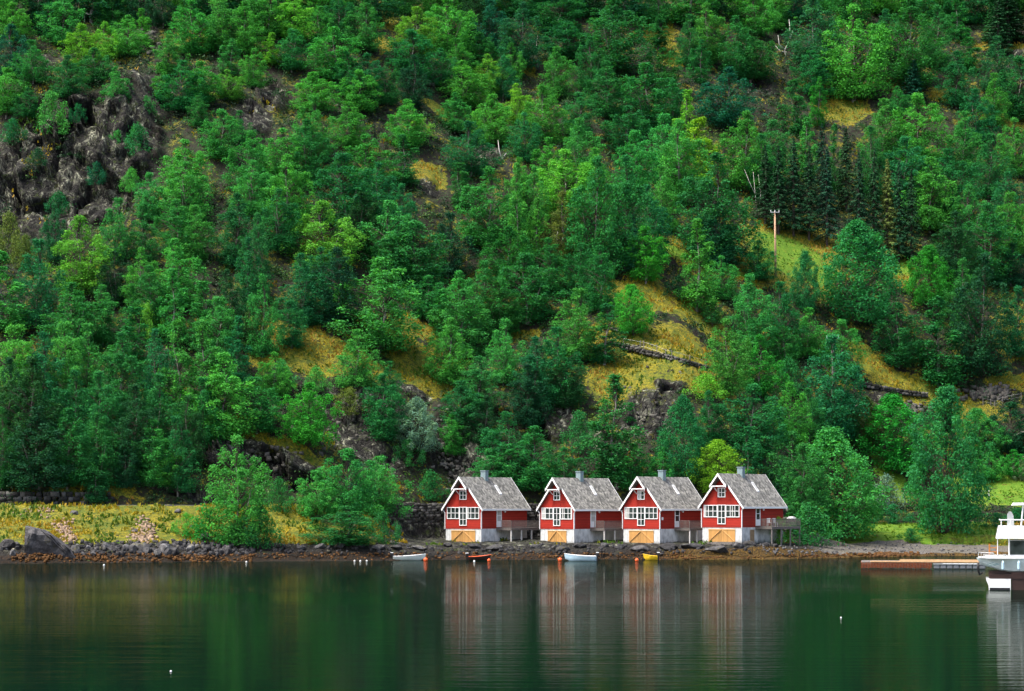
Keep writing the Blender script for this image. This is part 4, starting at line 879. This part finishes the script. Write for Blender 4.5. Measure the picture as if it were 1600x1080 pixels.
def boathouse(px, Y, theta, base_row, k, label, deck_len, last=False, garage_leaf=1, deck_w=2.3):
    W, L = 5.4, 9.8; hw = W / 2; th = R(theta)
    X = at(px, Y); Z = zrow(base_row, Y)
    ox = X - hw * k * math.cos(th); oy = Y + hw * k * math.sin(th)
    r = empty('boathouse', (ox, oy, Z), -th); r.scale = (k, k, k); tag(r, label, 'boathouse', 'four red boathouses on the shore')
    B, E, RI = 1.82, 4.55, 8.02           # top of the base, eaves, ridge
    MB().box(-hw, hw, 0, L, -1.6, B).build('foundation', M['conc'], r)
    mb = MB(); mb.poly([(-hw, -.05, B), (hw, -.05, B), (hw, -.05, E), (0, -.05, RI - .22), (-hw, -.05, E)], (0, L + .05, 0)); wl = mb.build('wall', M['red'], r)
    wm = wl
    # vertical trims in the gable
    for u in (-.55, .55): MB().box(u - .045, u + .045, -.085, -.053, E + .02, 5.37).build('gable_trim', M['red'], r)
    MB().box(-hw - .03, hw + .03, -.10, -.053, E - .04, E + .05).build('trim_board', M['red'], r) if False else None
    # roof: two slabs, slate
    ov = .38; sl = (RI - E) / hw; ex = hw + ov; ez = E - ov * sl; fo = .35; bk = .3
    def slab(s):
        mb = MB(); t = .13
        mb.poly([(0, -fo, RI), (s * ex, -fo, ez), (s * ex, -fo, ez + t * 1.5), (0, -fo, RI + t * 1.5)], (0, L + fo + bk, 0)); return mb
    a = MB(); t = .18
    for s in (-1, 1):
        a.poly([(0, -fo, RI), (s * ex, -fo, ez), (s * ex, -fo, ez + t), (0, -fo, RI + t)], (0, L + fo + bk, 0))
        kx = 1.08                                  # small projecting hood at the peak
        a.poly([(0, -fo - .62, RI), (s * kx, -fo - .62, RI - kx * sl), (s * kx, -fo - .62, RI - kx * sl + t), (0, -fo - .62, RI + t)], (0, .62, 0))
    roof = a.build('roof', M['slate'], r)
    # white bargeboards
    for s in (-1, 1):
        for (y0, x0, x1) in ((-fo - .05, 1.08, ex), (-fo - .67, 0, 1.08 + .05), (L + bk + .003, 0, ex)):
            p0 = (s * x0, y0, RI + t + .03 - x0 * sl); p1 = (s * x1, y0, RI + t + .03 - x1 * sl)
            mb = MB(); mb.poly([p0, p1, (p1[0], y0, p1[2] - .30), (p0[0], y0, p0[2] - .34)], (0, .05, 0)); mb.build('bargeboard', M['white'], r)
        MB().box(min(s * ex, s * (ex + .07)), max(s * ex, s * (ex + .07)), -fo, L + bk, ez - .02, ez + .2).build('gutter', M['white'], r)
    # hood beam and struts
    zb = RI - 1.08 * sl - .1
    mb = MB(); mb.box(-1.02, 1.02, -fo - .60, -fo - .48, zb + .10, zb + .22)
    for s in (-1, 1): mb.bar((s * .62, -fo - .54, zb + .1), (s * .62, -.12, zb - .45), .08, .08)
    mb.build('hood_beam', M['white'], r)
    # windows: band of three, upper one
    dr_ = {752: (None, [(.0, .12)], None), 897: ([(0, .3)], [(.1, .2), (.9, 1)], None), 1031: ([(0, .22)], None, [(0, .45)]), 1159: ([(0, .14)], [(.45, .52)], [(0, .15)])}[px]
    window(r, -2.45, -.56, 3.02, 4.47, 3, 2, None, -.053, drape=dr_[0]); window(r, .56, 2.45, 3.02, 4.47, 3, 2, None, -.053, drape=dr_[1])
    window(r, -.555, .555, 2.2, 4.50, 2, 3, None, -.053); window(r, -.52, .52, 5.38, 6.5, 2, 2, None, -.053, drape=dr_[2])
    # boat door of pine with diagonal braces
    gw = 1.82 if garage_leaf else 1.5; gz0, gz1 = .12, 1.62
    g = MB(); g.box(-gw, -.012, -.06, .04, gz0, gz1); g.box(.012, gw, -.06, .04, gz0, gz1); gd = g.build('boat_door', M['pine'], r)
    for s in (-1, 1): MB().bar((s * (gw - .08), -.085, gz0 + .08), (s * .10, -.085, gz1 - .10), .045, .13, (0, 1, 0)).build('brace', M['pinebrace'], gd)
    for s in (-1, 1): MB().box(min(s * .03, s * gw), max(s * .03, s * gw), -.095, -.062, gz1 - .09, gz1 - .003).build('rail', M['pinebrace'], gd)
    MB().box(-gw - .15, gw + .15, -.5, 0.0, -.25, .06).build('door_sill', M['deckdark'], r)
    # corner boards / downpipes
    for s in (-1, 1):
        m_ = MB(); m_.tube([(s * (ex - .02), -.12, ez + .02), (s * (hw + .06), -.10, ez - .28), (s * (hw + .06), -.10, B - .05)], .055, 8); m_.build('downpipe', M['white'], r)
    MB().box(hw + .003, hw + .04, -.045, .10, B, ez - .1).build('corner_board', M['white'], r)
    # side door, lamp
    d0, d1 = 3.2, 4.25
    fr = MB(); fr.box(hw, hw + .06, d0, d0 + .12, 2.0, 4.25); fr.box(hw, hw + .06, d1 - .12, d1, 2.0, 4.25); fr.box(hw, hw + .06, d0 + .12, d1 - .12, 4.13, 4.25); fr.box(hw, hw + .04, d0 + .12, d1 - .12, 2.0, 2.75)
    fr.box(hw + .01, hw + .05, d0 + .12, d1 - .12, 3.4, 3.46); dr = fr.build('side_door', M['white'], r)
    MB().box(hw, hw + .02, d0 + .12, d1 - .12, 2.75, 4.13).build('pane', M['cream'] if px < 1000 else M['glass'], dr)
    MB().tube([(hw + .003, 4.75, 3.95), (hw + .16, 4.75, 3.95)], .05, 6).ball((hw + .2, 4.75, 3.9), .12).build('wall_lamp', M['white'], r)
    # skylight and chimney (parts of the roof)
    def onroof(x): return RI + t - x * sl
    x0, x1, y0, y1 = .85, 1.7, 5.3, 5.8
    m_ = MB(); m_.poly([(x0, y0, onroof(x0) + .01), (x1, y0, onroof(x1) + .01), (x1, y0, onroof(x1) + .13), (x0, y0, onroof(x0) + .13)], (0, y1 - y0, 0)); sk = m_.build('skylight', M['white'], roof)
    m_ = MB(); m_.poly([(x0 + .1, y0 + .08, onroof(x0 + .1) + .128), (x1 - .1, y0 + .08, onroof(x1 - .1) + .128), (x1 - .1, y0 + .08, onroof(x1 - .1) + .136), (x0 + .1, y0 + .08, onroof(x0 + .1) + .136)], (0, y1 - y0 - .16, 0)); m_.build('pane', M['cream'], sk)
    ch = MB(); ch.box(-.36, .36, 4.1, 4.75, RI - .4, RI + .92); ch.box(-.42, .42, 4.04, 4.81, RI + .92, RI + 1.02); ch.build('chimney', M['tin'], roof)
    # deck on the long side: > post, railing, plank floor
    q0, q1 = 3.1, 3.1 + deck_len; dz = 1.86; dw = deck_w
    fl = MB()
    nb = int((q1 - q0) / .16)
    for i in range(nb): fl.box(hw + .02, hw + dw, q0 + i * .16, q0 + i * .16 + .145, dz, dz + .06)
    fl.box(hw + dw - .12, hw + dw - .01, q0, q1, dz - .24, dz - .004); fl.box(hw + .02, hw + dw - .13, q0 + .01, q0 + .12, dz - .24, dz - .004); fl.box(hw + .02, hw + .14, q0 + .14, q1, dz - .24, dz - .004)
    dk = fl.build('deck', M['deck'], r)
    for f_ in (.0, .33, .66, 1.0):
        y = q0 + .12 + (q1 - q0 - .24) * f_; MB().box(hw + dw - .16, hw + dw - .02, y - .07, y + .07, -1.6, dz - .245).build('post', M['palepost'] if not last else M['deckdark'], dk)
    rl = MB(); hh = .98
    rl.box(hw + dw - .09, hw + dw - .02, q0, q1, dz + hh - .05, dz + hh); rl.box(hw + .75, hw + dw - .10, q0 + .01, q0 + .07, dz + hh - .05, dz + hh)
    rl.box(hw + dw - .08, hw + dw - .03, q0, q1, dz + .14, dz + .20)
    n = int((q1 - q0) / .17)
    for i in range(n + 1): y = q0 + .03 + i * (q1 - q0 - .08) / n; rl.box(hw + dw - .068, hw + dw - .043, y, y + .075, dz + .2, dz + hh - .05)
    for i in range(9): x = hw + .75 + i * (dw - .85) / 8; rl.box(x - .035, x + .035, q0 + .025, q0 + .05, dz + .06, dz + hh - .05)
    rl.build('railing', M['deck'], dk)
    if px == 1031: MB().box(hw + .003, hw + .10, .35, .62, 2.9, 3.25, .01).build('meter_box', M['white'], r)
    if px == 1159:
        m_ = MB(); m_.box(hw + .003, hw + .05, 1.9, 2.85, .0, 1.55); m_.build('cellar_door', M['seat'], r)
    return r
H1 = boathouse(752, 256, 35.0, 849.8, 1.025, 'leftmost red boathouse, alone at the left end with three pale deck posts', 6.9)
H2 = boathouse(897, 255, 41.0, 850.0, 1.01, 'second red boathouse from the left, with the narrowest pine boat door', 6.6, garage_leaf=0)
H3 = boathouse(1031, 253, 38.5, 850.2, 1.02, 'third red boathouse from the left, its deck ending at the last boathouse', 5.0)
H4 = boathouse(1159, 250, 37.0, 848.6, 1.04, 'rightmost red boathouse, its deck carrying a white flower planter', 6.9, last=True)
# things on the last deck
def deckpt(h, u, v, z=1.92): return h.matrix_world @ Vector((u, v, z))
bpy.context.view_layer.update()
c = deckpt(H4, 4.4, 8.8, 2.45); r = empty('flower_planter', c); tag(r, 'planter full of white flowers on the rail of the rightmost deck', 'planter')
MB().box(-.55, .55, -.16, .16, 0, .28, .02).build('box', M['deckdark'], r)
rng = np.random.default_rng(12); D = rng.normal(0, 1, (500, 3)); D /= np.linalg.norm(D, axis=1)[:, None]
V, Q, A = leaves(D * rng.uniform(.5, 1, (500, 1)) * [.62, .3, .26] + [0, 0, .42], D, .06, .5); link('flowers', mesh_np('flowers', V, Q, [M['white']]), r)
for i, (u, v, lb) in enumerate(((3.6, 4.9, 'left white garden chair behind the rail of the rightmost deck'), (3.7, 6.1, 'right white garden chair behind the rail of the rightmost deck'))):
    r = empty('garden_chair', deckpt(H4, u, v), R(20 + 15 * i)); tag(r, lb, 'chair', 'white garden chairs on the deck')
    MB().box(-.24, .24, -.24, .24, .42, .46).build('seat', M['white'], r)
    m_ = MB()
    for k_ in range(5): m_.box(-.22 + k_ * .095, -.16 + k_ * .095, .21, .24, .47, .95)
    m_.box(-.25, .25, .205, .245, .95, 1.0); m_.build('backrest', M['white'], r)
    for sx in (-.2, .2):
        for sy in (-.2, .2): MB().box(sx - .02, sx + .02, sy - .02, sy + .02, 0, .42).build('leg', M['white'], r)

# ------------------------------------------------------------------ small boats
def rowboat(x0, x1, row, hullmat, inmat, label, bow_left=False, motor=True, rim=None, rz=0, high=.62):
    Y = wy(row); Lm = (x1 - x0) / F * Y; xc = at((x0 + x1) / 2, Y)
    r = empty('motor_boat' if motor else 'rowing_boat', (xc, Y, 0), rz); tag(r, label, 'boat', 'small boats moored off the boathouses')
    if bow_left: r.rotation_euler = (0, 0, math.pi + rz)
    n = 15; m = 9; beam = 1.45 / 2
    def sec(t, inner):
        x = (t - .5) * Lm; w = beam * (.80 + .2 * sstep(0, .35, t)) * (1 - sstep(.45, 1.02, t) ** 1.3 * .97); sh = high * (.78 + .42 * t ** 2.2); keel = -.14 + .36 * float(sstep(.75, 1, t)) ** 1.5
        if inner: w = max(w - .05, .008); keel += .09
        pts = []
        for j in range(m):
            a = math.pi * j / (m - 1); yy = -math.cos(a) * w; zz = keel + (sh - keel) * (1 - math.sin(a) ** .75)
            xs_ = x + (.16 * (zz - keel) / sh * float(sstep(.6, 1, t)))
            pts.append((xs_ - (.06 if inner and t > .9 else 0), yy, zz))
        return pts
    bm = bmesh.new(); so = [[bm.verts.new(p) for p in sec(i / (n - 1), 0)] for i in range(n)]
    for a, b in zip(so, so[1:]):
        for j in range(m - 1): bm.faces.new([a[j], a[j+1], b[j+1], b[j]])
    bm.faces.new(so[0])
    bmesh.ops.recalc_face_normals(bm, faces=bm.faces); me = bpy.data.meshes.new('hull'); bm.to_mesh(me); bm.free(); me.materials.append(hullmat)
    for p in me.polygons: p.use_smooth = True
    link('hull', me, r)
    bm = bmesh.new(); si = [[bm.verts.new(p) for p in sec(.03 + .94 * i / (n - 1), 1)] for i in range(n)]
    for a, b in zip(si, si[1:]):
        for j in range(m - 1): bm.faces.new([a[j], a[j+1], b[j+1], b[j]])
    me = bpy.data.meshes.new('interior'); bm.to_mesh(me); bm.free(); me.materials.append(inmat); link('interior', me, r)
    g = MB()
    for j in (0, m - 1): g.tube([sec(i / (n - 1), 0)[j] for i in range(n)], .035, 6)
    g.build('gunwale', rim or inmat, r)
    for t in (.28, .55): s_ = sec(t, 1); MB().box(s_[0][0] - .12, s_[0][0] + .12, s_[0][1] + .03, s_[-1][1] - .03, .30, .34).build('seat', M['seat'], r)
    if motor:
        x = -Lm / 2; m1 = MB(); m1.box(x - .30, x + .05, -.14, .14, high * .8, high * .8 + .34, .05); m1.box(x - .20, x - .08, -.05, .05, -.4, high * .8); mo = m1.build('outboard_motor', M['black'], r)
        m2 = MB(); m2.tube([(x + .05, 0, high * .85 + .1), (x + .55, .05, high * .85 + .22)], .02, 6); m2.build('tiller', M['black'], mo)
        m3 = MB(); m3.box(x - .29, x + .04, -.143, .143, high * .8 + .36, high * .8 + .44, .02); m3.build('motor_cover', M['grp'], mo)
    return r
rowboat(614, 664, 875.5, M['greygrp'], M['greygrp'], 'pale grey green boat moored left of the boathouses with a red buoy at its bow', rz=R(6), rim=M['grp'])
rowboat(731, 766, 875.5, M['darkhull'], M['orange'], 'dark boat with an orange rim moored before the leftmost boathouse', rim=M['orange'], rz=R(12), high=.55)
rowboat(883, 932, 876.5, M['bluegrp'], M['bluegrp'], 'light blue boat moored before the second boathouse with its bow to the left', bow_left=True, rim=M['grp'], rz=R(-8), high=.72)
rowboat(1006, 1027, 875.0, M['yellow'], M['yellow'], 'small yellow boat lying before the third boathouse', bow_left=True, motor=True, rim=M['yellow'], high=.6)
# buoys and floats: > loop
def buoy(x, row, rpx, mat, label, g, cat='buoy'):
    Y = wy(row); rm = rpx / F * Y; r = empty(cat, (at(x, Y), Y, 0)); tag(r, label, cat, g)
    MB().ball((0, 0, rm * .55), rm, 1, 1, .95, 3).build('body', mat, r, True)
    MB().tube([(0, 0, rm * 1.4), (0, 0, rm * 1.8)], rm * .2, 6).build('eye', mat, r)
buoy(665, 876.5, 3.4, M['buoyred'], 'red buoy at the bow of the pale grey green boat', 'red and orange buoys')
buoy(764, 877.0, 2.6, M['buoyred'], 'orange red buoy at the bow of the dark boat', 'red and orange buoys')
buoy(875, 876.5, 3.4, M['buoyred'], 'orange buoy just left of the light blue boat', 'red and orange buoys')
buoy(995, 877.0, 3.0, M['buoyred'], 'faded orange buoy just left of the small yellow boat', 'red and orange buoys')
for x, row, rp, lb in ((275,877,2.6,'largest white float near the left shore'),(162.5,884,1.5,'white float at the far left of the bay'),(385,879,1.4,'small white float below the weeping birch'),(554,877.5,1.4,'leftmost of three small white floats in a row'),
   (563,877.5,1.4,'middle one of three small white floats in a row'),(573,877.3,1.4,'rightmost of three small white floats in a row'),(741,878,1.6,'white float beside the dark boat'),(267,1050,1.6,'white float alone in the open water at bottom left'),(1314,966,1.3,'white float in the open water left of the catamaran')):
    buoy(x, row, rp, M['white'], lb, 'white mooring floats', 'float')

# ------------------------------------------------------------------ dock, pontoon, ladder
Yd = wy(888.5); x0, x1 = at(1346, Yd), at(1454, Yd)
r = empty('timber_dock', (x0, Yd, 0), -R(9.7)); tag(r, 'rusty orange timber dock with tan planks on top', 'dock')
Ld = x1 - x0; dep = 7
m_ = MB(); nb = 46
for i in range(nb): x = i * Ld / nb; m_.box(x + .02, x + Ld / nb - .035, 0, .08, .0 + .14 * random.random(), .60 + .04 * random.random())
MB().box(0, Ld, .12, .3, .03, .58).build('fender_beam', M['deckdark'], r); m_.box(-.05, -.003, .0, dep, .05, .6); m_.build('board_skirt', M['rust'], r)
m_ = MB()
for i in range(20): m_.box(-.0, Ld + 1.0, .32 + i * .34, .32 + i * .34 + .30, .60, .67)
m_.build('plank_deck', M['deck'], r)
MB().box(.9, Ld + 5.2, .05, .28, .68, .80).build('edge_beam', M['tanwood'], r)
MB().box(Ld * .55, Ld + 6, 2.2, 2.5, .72, .9).build('edge_beam', M['tanwood'], r)
for i in range(5): MB().tube([(.3 + i * Ld / 5, .6, -1.5), (.3 + i * Ld / 5, .6, .58)], .12, 8).build('pile', M['deckdark'], r)
m_ = MB(); xa, xb = at(1455, Yd), at(1534, Yd)
r = empty('floating_pontoon', (xa, Yd - 1.2, 0), -R(10.5)); tag(r, 'grey floating pontoon of rounded blocks between dock and catamaran', 'pontoon')
n = 8
for i in range(n): m_.box(i * (xb - xa) / n + .02, (i + 1) * (xb - xa) / n - .02, 0, 1.6, .0, .44, .08)
m_.build('float_block', M['pont'], r); MB().box(-.05, xb - xa, -.05, 1.7, .45, .54, .02).build('walkway', M['pontwalk'], r)
Yl = wy(893) + 1; r = empty('dock_ladder', (at(1546, Yl), Yl, .75), -R(12)); tag(r, 'orange wooden ladder frame standing on the dock by the catamaran', 'ladder')
hh = 27 / F * Yl; ww = 12 / F * Yl
for s in (0, 1): MB().box(s * ww - .07, s * ww + .07, -.07, .07, 0, hh + (.25 if s == 0 else 0)).build('rail', M['orangewood'], r)
for k_ in range(4): MB().box(.075, ww - .075, -.04, .04, .3 + k_ * hh / 4.2, .38 + k_ * hh / 4.2).build('rung', M['orangewood'], r)

# ------------------------------------------------------------------ catamaran at the right edge
Yc = wy(922); Sc = F / Yc
def u(x): return (x - 1526) / Sc
def zz(row): return zrow(row, Yc)
r = empty('catamaran', (at(1526, Yc), Yc, 0), -R(12.5)); tag(r, 'white cabin catamaran cut off by the right edge of the photo', 'catamaran')
Lc = u(1526 + 260)
bm = bmesh.new(); st = []
for i in range(16):
    t = i / 15; x = t * Lc; w = 2.3 * (float(sstep(-.15, .35, t)) * .9 + .1) * (1 if t > 0 else .6); zt = zz(873) - .06 * t; zb_ = zz(883) - (zz(883) - zz(895)) * float(sstep(-.02, .18, t)); 
    cy = 2.4
    st.append([bm.verts.new(p) for p in ((x, cy - w, zt), (x + .10, cy - w * .97, zt - .18), (x + .25 * (1 - t), cy - w * .80, zb_ + .12), (x + .3 * (1 - t), cy - w * .6, zb_), (x + .3 * (1 - t), cy + w * .6, zb_), (x + .25 * (1 - t), cy + w * .80, zb_ + .12), (x + .10, cy + w * .97, zt - .18), (x, cy + w, zt))])
for a, b in zip(st, st[1:]):
    for j in range(7): bm.faces.new([a[j], a[j+1], b[j+1], b[j]])
    bm.faces.new([a[7], a[0], b[0], b[7]])
bm.faces.new(st[0]); bm.faces.new(st[-1]); bmesh.ops.recalc_face_normals(bm, faces=bm.faces)
me = bpy.data.meshes.new('hull'); bm.to_mesh(me); bm.free(); me.materials.append(M['hullblue']); link('hull', me, r)
for yy in (.35, 3.5):                                 # two demi-hulls carry the bridge deck
    m_ = MB(); m_.poly([(u(1541), yy, .7), (u(1545), yy, .25), (u(1545), yy, -.4), (u(1578), yy, -.4), (u(1578), yy, .85), (u(1541), yy, .85)], (0, 1.0, 0)); m_.build('demi_hull', M['grp'], r)
    m_ = MB(); m_.box(u(1546), u(1577), yy - .012, yy - .002, .0, .17); m_.build('waterline_stripe', M['black'], r)
m_ = MB(); m_.box(u(1545), Lc - .2, 1.37, 3.48, .8, 1.44); m_.box(u(1579), Lc - .4, .5, 1.3, -.4, 1.36); m_.box(u(1546), Lc - .3, .45, 1.2, .86, 1.2); m_.build('bridge_beam', M['darkhull'], r)
m_ = MB(); m_.box(u(1540), Lc, .2, 4.6, zz(873) + .005, zz(869)); m_.box(u(1527) + .1, u(1545), 1.2, 3.6, zz(873) + .005, zz(871)); m_.build('deck', M['grp'], r)
m_ = MB(); m_.tube([(u(1529), 1.7, zz(880)), (u(1528), 1.6, zz(890)), (u(1531), 1.6, zz(899)), (u(1535), 1.7, zz(896))], .09, 8); m_.build('anchor', M['black'], r, True)
m_ = MB(); m_.box(u(1576), Lc - 1, .9, 4.0, zz(869) + .003, zz(844)); cab = m_.build('cabin', M['grp'], r)
MB().box(u(1577), u(1640), .86, .897, zz(867), zz(845)).build('window', M['glass'], cab)
m_ = MB(); m_.poly([(u(1556), .4, zz(842)), (u(1560), .4, zz(822)), (Lc - .5, .4, zz(822)), (Lc - .3, .4, zz(842))], (0, 4.2, 0)); rf = m_.build('cabin_roof', M['grp'], r)
m_ = MB()
for x in (1558, 1575): m_.tube([(u(x), .55, zz(869)), (u(x), .55, zz(842))], .035, 6)
m_.build('stanchion', M['grp'], r)
m_ = MB(); m_.tube([(u(1562), .5, zz(812.5)), (Lc - 1, .5, zz(812.5))], .055, 6); m_.tube([(u(1562), .5, zz(812.5)), (u(1562), 4.4, zz(812.5))], .055, 6)
for x in (1563.5, 1578, 1594, 1612, 1632, 1660): m_.tube([(u(x), .5, zz(822)), (u(x), .5, zz(812.5))], .045, 6)
m_.build('railing', M['grp'], rf)
m_ = MB(); m_.poly([(u(1580), .6, zz(790)), (u(1583), .6, zz(785.5)), (u(1680), .6, zz(784)), (u(1680), .6, zz(788))], (0, 3.6, 0)); cn = m_.build('canopy', M['grp'], r)
m_ = MB(); m_.tube([(u(1594), .8, zz(821)), (u(1597), .8, zz(789))], .07, 6); m_.tube([(u(1660), .8, zz(821)), (u(1660), .8, zz(788))], .07, 6); m_.build('canopy_leg', M['grp'], cn)
m_ = MB(); m_.poly([(u(1572.8), 1.2, zz(822)), (u(1573), 1.2, zz(804)), (u(1575), 1.2, zz(800)), (u(1577.5), 1.2, zz(799)), (u(1580), 1.2, zz(800.5)), (u(1582.5), 1.2, zz(806)), (u(1583.5), 1.2, zz(822))], (0, .25, 0)); m_.build('seat_back', M['pontwalk'], rf)
m_ = MB(); pr_ = [(u(1529), 1.9, zz(864)), (u(1533), .9, zz(864)), (u(1552), .35, zz(864.5))]
m_.tube(pr_, .035, 6)
for q in pr_: m_.tube([(q[0], q[1], zz(872)), q], .03, 6)
m_.build('bow_rail', M['iron'], r)
m_ = MB()
for a, b in (((1541, 883), (1552, 879)), ((1544, 885), (1558, 880.5)), ((1552, 884), (1560, 881.5))): m_.bar((u(a[0]), .30, zz(a[1])), (u(b[0]), .24, zz(b[1])), .12, .035, (0, 0, 1))
m_.build('hull_stripe', M['tealdark'], r)
for xx in (1566, 1590): MB().tube([(u(xx), .14, zz(876)), (u(xx), .12, zz(879)), (u(xx), .12, zz(889)), (u(xx), .14, zz(891))], [.03, .11, .11, .04], 8).build('fender', M['bluegrp'], r)
m_ = MB(); m_.box(u(1556), u(1560), .3, .6, zz(869) , zz(867)); m_.box(u(1566), u(1571), .3, .7, zz(869), zz(866)); m_.box(u(1536), u(1548), 1.5, 2.6, zz(869), zz(867.6)); m_.build('deck_gear', M['iron'], r)
